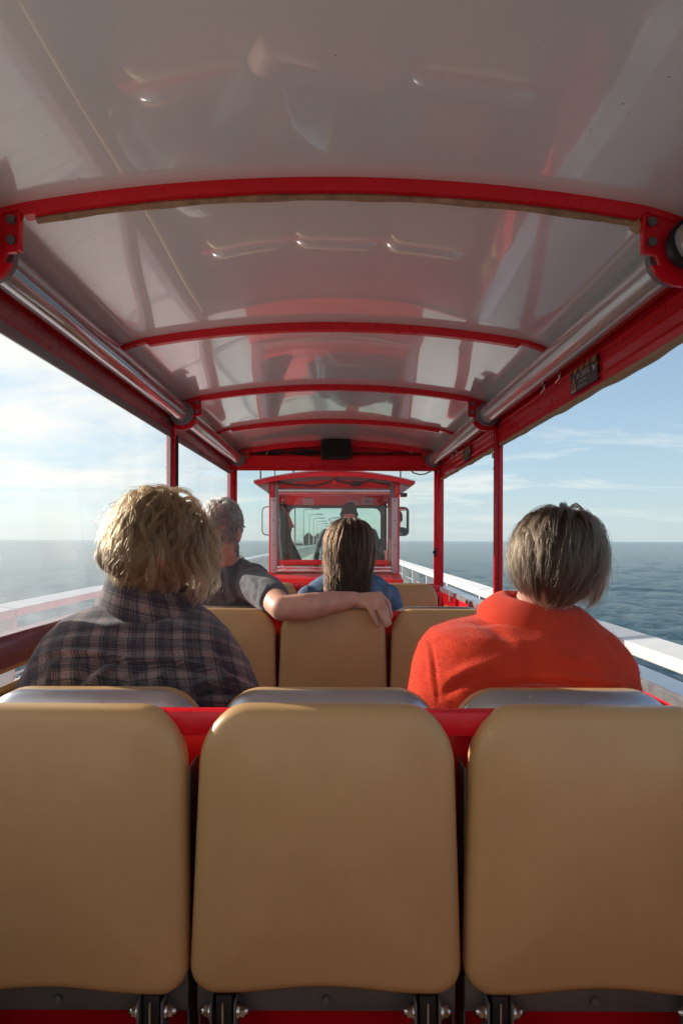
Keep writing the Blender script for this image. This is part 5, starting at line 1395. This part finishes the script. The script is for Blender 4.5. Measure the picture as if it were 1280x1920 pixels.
# ---------------- man in the grey T-shirt, arm along the backrests
TEE = mat('dark_grey_tshirt', (0.105, 0.106, 0.112), 0.9, var=0.30, vscale=40, bump=0.35, bscale=240, sheen=0.2, spec=0.2)
def man_grey():
    t = thing('person', 'grey-haired man in a dark grey T-shirt resting his bare arm along the backrests', 'person', (-0.54, 3.25, SEAT), 'passengers seen from behind')
    M = head_matrix(wp(414, 987, 3.12), 12, 0, 2)
    b = Blob(); add_head(b, M, 1.09)
    rows = [(1050, 400, 448, 3.25, .066), (1062, 380, 468, 3.27, .090), (1078, 355, 488, 3.25, .11), (1100, 345, 500, 3.24, .12), (1150, 345, 498, 3.24, .13), (1240, 352, 492, 3.25, .13), (1330, 352, 492, 3.25, .13)]
    b.loft(rings_px(rows)); b.cap(wp(424, 1056, 3.24), M @ Vector((0, -0.02, -0.07)), 0.070, 0.064)
    lower_body(b, -0.54, 3.26)
    # right arm: shoulder, elbow hanging behind the backrest, forearm lying on its top
    sh = wp(480, 1092, 3.17); el = wp(530, 1141, 2.79)
    fa = wp(572, 1138, 2.80); wr = wp(664, 1124, 2.90)
    b.chain([(sh, 0.066), (el, 0.052)]); b.chain([(el, 0.051), (fa, 0.0555), (wp(625, 1129, 2.86), 0.046), (wr, 0.034)])
    b.ell(el + Vector((-0.008, -0.012, -0.018)), (0.034, 0.03, 0.03))
    # hand draped over the edge: knuckles and five fingers placed one by one
    kn = {'little': (wp(692, 1136, 2.845), wp(699, 1152, 2.822), wp(707, 1171, 2.822)), 'ring': (wp(702, 1129, 2.86), wp(714, 1148, 2.826), wp(725, 1173, 2.822)),
          'middle': (wp(709, 1122, 2.885), wp(722, 1140, 2.845), wp(731, 1169, 2.832)), 'index': (wp(712, 1116, 2.92), wp(727, 1131, 2.90), wp(733, 1156, 2.88))}
    rr = {'little': (0.0135, 0.0115, 0.0088), 'ring': (0.0150, 0.0125, 0.0098), 'middle': (0.0155, 0.0130, 0.0100), 'index': (0.0150, 0.0125, 0.0100)}
    for k, (a, m_, e) in kn.items():
        r0, r1, r2 = rr[k]
        b.cap(wr + (a-wr)*0.10, a, 0.026, r0+0.002); b.cap(a, m_, r0, r1); md = m_ + (e-m_)*0.5; b.cap(m_, md, r1, (r1+r2)/2); b.cap(md, e, (r1+r2)/2*0.97, r2)
    b.cap(wr + Vector((0.02, 0.02, -0.004)), wp(686, 1122, 2.95), 0.024, 0.016); b.cap(wp(686, 1122, 2.95), wp(700, 1128, 2.975), 0.0155, 0.0135); b.cap(wp(700, 1128, 2.975), wp(708, 1138, 2.98), 0.013, 0.010)
    # other arm on his lap
    sl = wp(352, 1095, 3.24); e2 = Vector((-0.80, 3.32, EYE-0.50)); w2 = Vector((-0.66, 3.54, EYE-0.60))
    b.cap(sl, e2, 0.058, 0.046); b.cap(e2, w2, 0.046, 0.032); add_hand(b, w2, Vector((0.5, 0.8, -0.2)), Vector((0, 0, 1)), 1.02, 0.5, 1)
    b.build('body', 0.0046, 4, SKINM, t); add_eyes(M, t, 1.06)
    c = Blob()
    rows = [(1046, 396, 455, 3.28, .078), (1055, 378, 470, 3.275, .098), (1066, 360, 482, 3.26, .118), (1082, 346, 494, 3.25, .134), (1105, 338, 502, 3.24, .145), (1150, 338, 502, 3.24, .152), (1240, 345, 500, 3.25, .15), (1330, 345, 500, 3.25, .15)]
    c.loft(rings_px(rows))
    hem = sh + (el-sh)*0.66
    c.chain([(sh + Vector((-0.03, 0.02, 0.0)), 0.086), (hem, 0.074)]); c.cap(sl, sl + (e2-sl)*0.6, 0.080, 0.066)
    folds = [([(440, 1060), (455, 1090), (470, 1125)], 5, -0.006), ([(447, 1056), (470, 1085), (490, 1120)], 5, 0.006), ([(425, 1065), (430, 1100), (445, 1135)], 5, 0.006), ([(418, 1070), (420, 1100), (425, 1135)], 4, -0.005),
             ([(485, 1090), (480, 1115), (474, 1136)], 3.5, -0.006), ([(500, 1095), (492, 1115), (486, 1135)], 3.5, 0.005), ([(400, 1062), (430, 1056), (452, 1060)], 4, 0.003), ([(458, 1110), (440, 1128), (415, 1135)], 4, 0.006)]
    c.build('t_shirt', 0.006, 4, TEE, t, cloth_disp(folds, 15, 0.005, 12))
    nk = wp(424, 1046, 3.285)
    collar('neckband', t, TEE, [(nk+Vector((0, 0, 0.006)), 0.076, 0.072, 4, 10), (nk, 0.081, 0.078, 4, 10), (nk+Vector((0, 0, -0.012)), 0.088, 0.084, 4, 10)], 0.005)
    tb = Blob(); lower_body(tb, -0.54, 3.26, 1, 0.012); tb.build('trousers', 0.01, 4, JEANS, t); feet(t, -0.54, 3.26, SHOE)
    rad = (0.083, 0.106, 0.115)
    HM = hair_mat('grey_hair', (0.06, 0.054, 0.050), (0.42, 0.40, 0.37), 0.38); CAPM = mat('grey_hair_mass', (0.075, 0.066, 0.060), 0.7, var=0.25, vscale=60, bump=0.8, bscale=150)
    hp = hair_cap(M, rad, CAPM, t, 0.002, (0.38, 0.42), -0.48)
    make_strands('hair_strands', hp, HM, M, rad, (0.05, -0.45, 1), 1500, 6, lambda D, g: 0.024 + 0.028*np.clip(D[:, 2], 0, 1), lift=(0.008, 0.018), gravity=0.10, wave=(0.002, 12), clump=0.007, frizz=0.005, radius=0.0007, swirl=0.3, lvar=0.3, seed=22, tip=0.6, face=(0.38, 0.42), zmin=-0.52, pts=7, steps=12)
    # beard as a soft mass along the jaw
    bb = Blob(); R3 = M.to_3x3()
    for p, r in (((0.0, 0.085, -0.125), 0.030), ((0.040, 0.065, -0.115), 0.026), ((-0.040, 0.065, -0.115), 0.026), ((0.058, 0.030, -0.09), 0.020), ((-0.058, 0.030, -0.09), 0.020), ((0, 0.098, -0.075), 0.014)):
        bb.ell(M @ (Vector(p)*1.06), (r, r*0.8, r*1.2), R3)
    bd = bb.build('beard', 0.006, 3, mat('grey_beard', (0.30, 0.27, 0.24), 0.9, var=0.3, vscale=90, bump=1.0, bscale=160), t)
    # sunglasses: temples over the ears, lenses in front
    sg = thing('sunglasses', 'dark sunglasses worn by the grey-haired man', 'sunglasses', tuple(M @ Vector((0, 0.12, 0.0))))
    def q(*a): return M @ (Vector(a)*1.06)
    for s in (-1, 1):
        tube('temple', [q(s*0.085, -0.02, -0.012), q(s*0.087, 0.0, 0.002), q(s*0.084, 0.05, 0.003), q(s*0.070, 0.103, 0.0)], 0.0035, BLACK, sg, 8)
        bm = bmesh.new(); bmesh.ops.create_uvsphere(bm, u_segments=16, v_segments=10, radius=1)
        bmesh.ops.transform(bm, matrix=Matrix.Translation(q(s*0.034, 0.108, -0.010)) @ R3.to_4x4() @ Matrix.Diagonal((0.031, 0.004, 0.021, 1)), verts=bm.verts[:])
        put('lens', from_bm('lens', bm, True), mat('dark_lens', (0.01, 0.01, 0.012), 0.05), sg)
    tube('bridge', [q(-0.012, 0.110, -0.004), q(0, 0.114, 0.0), q(0.012, 0.110, -0.004)], 0.003, BLACK, sg, 8)
    return t

# ---------------- woman with long brown hair
DENIM = mat('blue_denim', (0.115, 0.185, 0.285), 0.85, var=0.30, vscale=22, bump=0.5, bscale=380, spec=0.2)
DENIMT = mat('denim_stitch', (0.26, 0.34, 0.45), 0.8)
def woman_denim():
    t = thing('person', 'woman with long straight brown hair in a blue denim jacket beside the man', 'person', (0.05, 3.25, SEAT), 'passengers seen from behind')
    M = head_matrix(wp(655, 1014, 3.34), 4, 4, 2)
    b = Blob(); add_head(b, M, 0.98)
    rows = [(1072, 630, 680, 3.35, .055), (1085, 600, 705, 3.33, .085), (1100, 585, 722, 3.31, .10), (1140, 575, 730, 3.29, .11), (1230, 595, 712, 3.29, .115), (1330, 590, 716, 3.29, .12)]
    b.loft(rings_px(rows)); b.cap(wp(655, 1078, 3.35), M @ Vector((0, -0.02, -0.07)), 0.055, 0.050)
    lower_body(b, 0.06, 3.28)
    for s, u in ((-1, 582), (1, 724)):
        sh = wp(u, 1115, 3.28); el = Vector((0.05+s*0.25, 3.33, EYE-0.56)); wr = Vector((0.05+s*0.12, 3.54, EYE-0.62))
        b.cap(sh, el, 0.045, 0.038); b.cap(el, wr, 0.037, 0.026); add_hand(b, wr, Vector((-s*0.5, 0.8, -0.15)), Vector((0, 0, 1)), 0.9, 0.5, 1 if s < 0 else -1)
    b.build('body', 0.0065, 3, SKIN, t); add_eyes(M, t, 0.98)
    c = Blob()
    rows = [(1070, 622, 690, 3.345, .066), (1080, 598, 708, 3.335, .084), (1089, 582, 722, 3.325, .098), (1103, 570, 735, 3.315, .108), (1125, 563, 742, 3.305, .118), (1160, 562, 744, 3.295, .125), (1240, 585, 722, 3.29, .13), (1330, 585, 722, 3.285, .13)]
    c.loft(rings_px(rows))
    for s, u in ((-1, 580), (1, 726)):
        sh = wp(u, 1120, 3.28); el = Vector((0.05+s*0.25, 3.33, EYE-0.56)); wr = Vector((0.05+s*0.15, 3.51, EYE-0.615))
        c.cap(sh, el, 0.062, 0.052); c.cap(el, wr, 0.050, 0.042)
    folds = [([(733, 1106), (727, 1122), (722, 1140)], 2.5, 0.004), ([(575, 1098), (580, 1118), (582, 1140)], 2.5, 0.004), ([(740, 1118), (735, 1130), (733, 1142)], 2.5, -0.004), ([(690, 1100), (705, 1112), (715, 1130)], 4, 0.004)]
    j = c.build('denim_jacket', 0.006, 4, DENIM, t, cloth_disp(folds, 31, 0.005, 12))
    for pl in ([(731, 1105, 3.222), (727, 1118, 3.195), (723, 1138, 3.175)], [(734.5, 1107, 3.228), (730.5, 1119, 3.205), (727, 1138, 3.185)]):
        tube('stitching', [wp(u, v, y) for u, v, y in pl], 0.0016, DENIMT, j, 5)
    nk = wp(656, 1070, 3.345)
    collar('collar', t, DENIM, [(nk+Vector((0, 0, 0.0)), 0.070, 0.062, 0, 8), (nk+Vector((0, 0, 0.012)), 0.078, 0.070, 0, 8), (nk+Vector((0, 0, -0.012)), 0.092, 0.086, 0, 10), (nk+Vector((0, 0, -0.038)), 0.108, 0.104, 0, 12)], 0.005)
    tb = Blob(); lower_body(tb, 0.06, 3.28, 1, 0.012); tb.build('trousers', 0.01, 4, JEANS, t); feet(t, 0.06, 3.28, SHOE)
    rad = (0.075, 0.095, 0.103)
    HM = hair_mat('brown_hair', (0.007, 0.0035, 0.002), (0.055, 0.026, 0.013), 0.42); CAPM = mat('brown_hair_mass', (0.030, 0.019, 0.013), 0.55, var=0.3, vscale=30, bump=0.8, bscale=120)
    def extra(bb):
        for x, y, z, r in ((-0.040, -0.045, -0.06, 0.045), (0.040, -0.045, -0.06, 0.045), (0, -0.055, -0.06, 0.045), (-0.036, -0.040, -0.13, 0.028), (0.036, -0.040, -0.13, 0.028), (0, -0.045, -0.13, 0.028)):
            bb.ell(M @ Vector((x, y, z)), (r, r*0.6, r*1.3), M.to_3x3())
    hp = hair_cap(M, rad, CAPM, t, 0.008, (0.35, 0.45), -0.45, extra)
    Mi = M.inverted()
    cl = [tuple(Mi @ Vector(r[:3])) + r[3:] for r in rings_px(rows)]
    def collide(P):
        # lie over the jacket's back instead of running through it
        P = P.copy()
        zs = np.array([r[2] for r in cl])[::-1]; cy = np.array([r[1] for r in cl])[::-1]; cx = np.array([r[0] for r in cl])[::-1]; rx = np.array([r[3] for r in cl])[::-1]; ry = np.array([r[4] for r in cl])[::-1]
        z = P[:, 2]; a = np.interp(z, zs, cx); y0 = np.interp(z, zs, cy); X_ = np.interp(z, zs, rx)+0.012; Y_ = np.interp(z, zs, ry)+0.014
        on = (z < zs[-1]+0.004)
        dx = (P[:, 0]-a)/X_; dy = (P[:, 1]-y0)/Y_; l = np.sqrt(dx*dx+dy*dy)
        hit = on & (l < 1) & (np.abs(dx) < 0.97)
        P[:, 1] = np.where(hit, y0 - Y_*np.sqrt(np.clip(1-dx*dx, 0, 1)), P[:, 1])
        return P
    def ln(D, g): return 0.27 + 0.20*np.clip(D[:, 2], 0, 1) + g.uniform(-0.05, 0.02, len(D))
    def flow(P, U, fl, D):
        f = fl.copy(); f[:, 1] -= 0.35*np.clip(P[:, 1]+0.02, 0, 1)*6; return f
    make_strands('hair_strands', hp, HM, M, rad, (0.0, 0.12, 1), 800, 13, ln, lift=(0.006, 0.024), gravity=0.85, wave=(0.005, 4.5), clump=0.009, frizz=0.010, coherent=0.3, swirl=0.12, lvar=0.4, short=0.6, radius=0.0008, seed=41, tuck=0.0, tip=0.35, face=(0.35, 0.42), zmin=-0.45, fly=0.07, pts=18, flow_fn=flow, collide=collide, steps=44)
    return t

# ---------------- the driver
def driver():
    t = thing('person', 'driver in a dark cap and teal jacket seen through the cab rear window', 'person', (0.12, 7.8, SEAT))
    M = head_matrix(wp(654, 962, 7.85), 0, 4, 0)
    b = Blob(); add_head(b, M, 1.05)
    TE = mat('teal_jacket', (0.020, 0.075, 0.085), 0.8, var=0.2, bump=0.4)
    rows = [(985, 640, 668, 7.83, .07), (994, 622, 686, 7.82, .10), (1006, 608, 700, 7.80, .13), (1050, 606, 702, 7.80, .14), (1140, 612, 696, 7.80, .14)]
    b.loft(rings_px(rows)); b.cap(wp(654, 988, 7.84), M @ Vector((0, -0.02, -0.07)), 0.066, 0.06)
    cx = wp(654, 1000, 7.8).x
    b.ell((cx, 7.8, SEAT+0.11), (0.19, 0.15, 0.13))
    for s, u in ((-1, 612), (1, 694)):
        sh = wp(u, 1003, 7.80); el = Vector((cx+s*0.36, 7.92, EYE-0.26)); wr = Vector((cx+s*0.17, 8.22, EYE-0.26))
        b.cap(sh, el, 0.06, 0.048); b.cap(el, wr, 0.046, 0.032); add_hand(b, wr, Vector((-s*0.2, 0.9, 0.0)), Vector((0, -0.2, 1)), 1.0, 1.0, 1 if s < 0 else -1)
        h = Vector((cx+s*0.10, 7.80, SEAT+0.09)); kn = Vector((cx+s*0.14, 8.25, SEAT+0.07)); b.cap(h, kn, 0.09, 0.062); b.cap(kn, Vector((cx+s*0.14, 8.35, EYE-1.2)), 0.06, 0.042)
    b.build('body', 0.009, 3, SKINM, t); add_eyes(M, t, 1.05)
    c = Blob()
    rows = [(983, 636, 672, 7.83, .085), (990, 622, 688, 7.82, .11), (998, 610, 700, 7.81, .135), (1010, 602, 706, 7.80, .15), (1050, 598, 710, 7.80, .165), (1140, 602, 706, 7.80, .16)]
    c.loft(rings_px(rows))
    for s, u in ((-1, 612), (1, 694)):
        sh = wp(u, 1005, 7.80); el = Vector((cx+s*0.36, 7.92, EYE-0.26)); wr = Vector((cx+s*0.19, 8.19, EYE-0.26))
        c.cap(sh, el, 0.085, 0.070); c.cap(el, wr, 0.068, 0.050)
    c.build('jacket', 0.009, 4, TE, t, cloth_disp([([(600, 1005), (590, 1030), (588, 1050)], 4, 0.012), ([(610, 1000), (604, 1025), (606, 1050)], 4, -0.012)], 51, 0.010, 9))
    h = Blob(); k = 1.05
    h.ell(M @ Vector((0, -0.008, 0.025)), (0.090, 0.112, 0.100), M.to_3x3())
    h.cap(M @ Vector((-0.06, -0.02, -0.02)), M @ Vector((0.06, -0.02, -0.02)), 0.045, 0.045)
    h.build('knit_cap', 0.008, 4, mat('maroon_cap', (0.045, 0.018, 0.025), 0.95, var=0.2, bump=0.6, bscale=200), t)
    lb = Blob(); lower_body(lb, cx, 7.8, 1, 0.012); lb.build('trousers', 0.012, 4, JEANS, t)
    return t
woman_plaid(); person_red(); man_grey(); woman_denim(); driver()
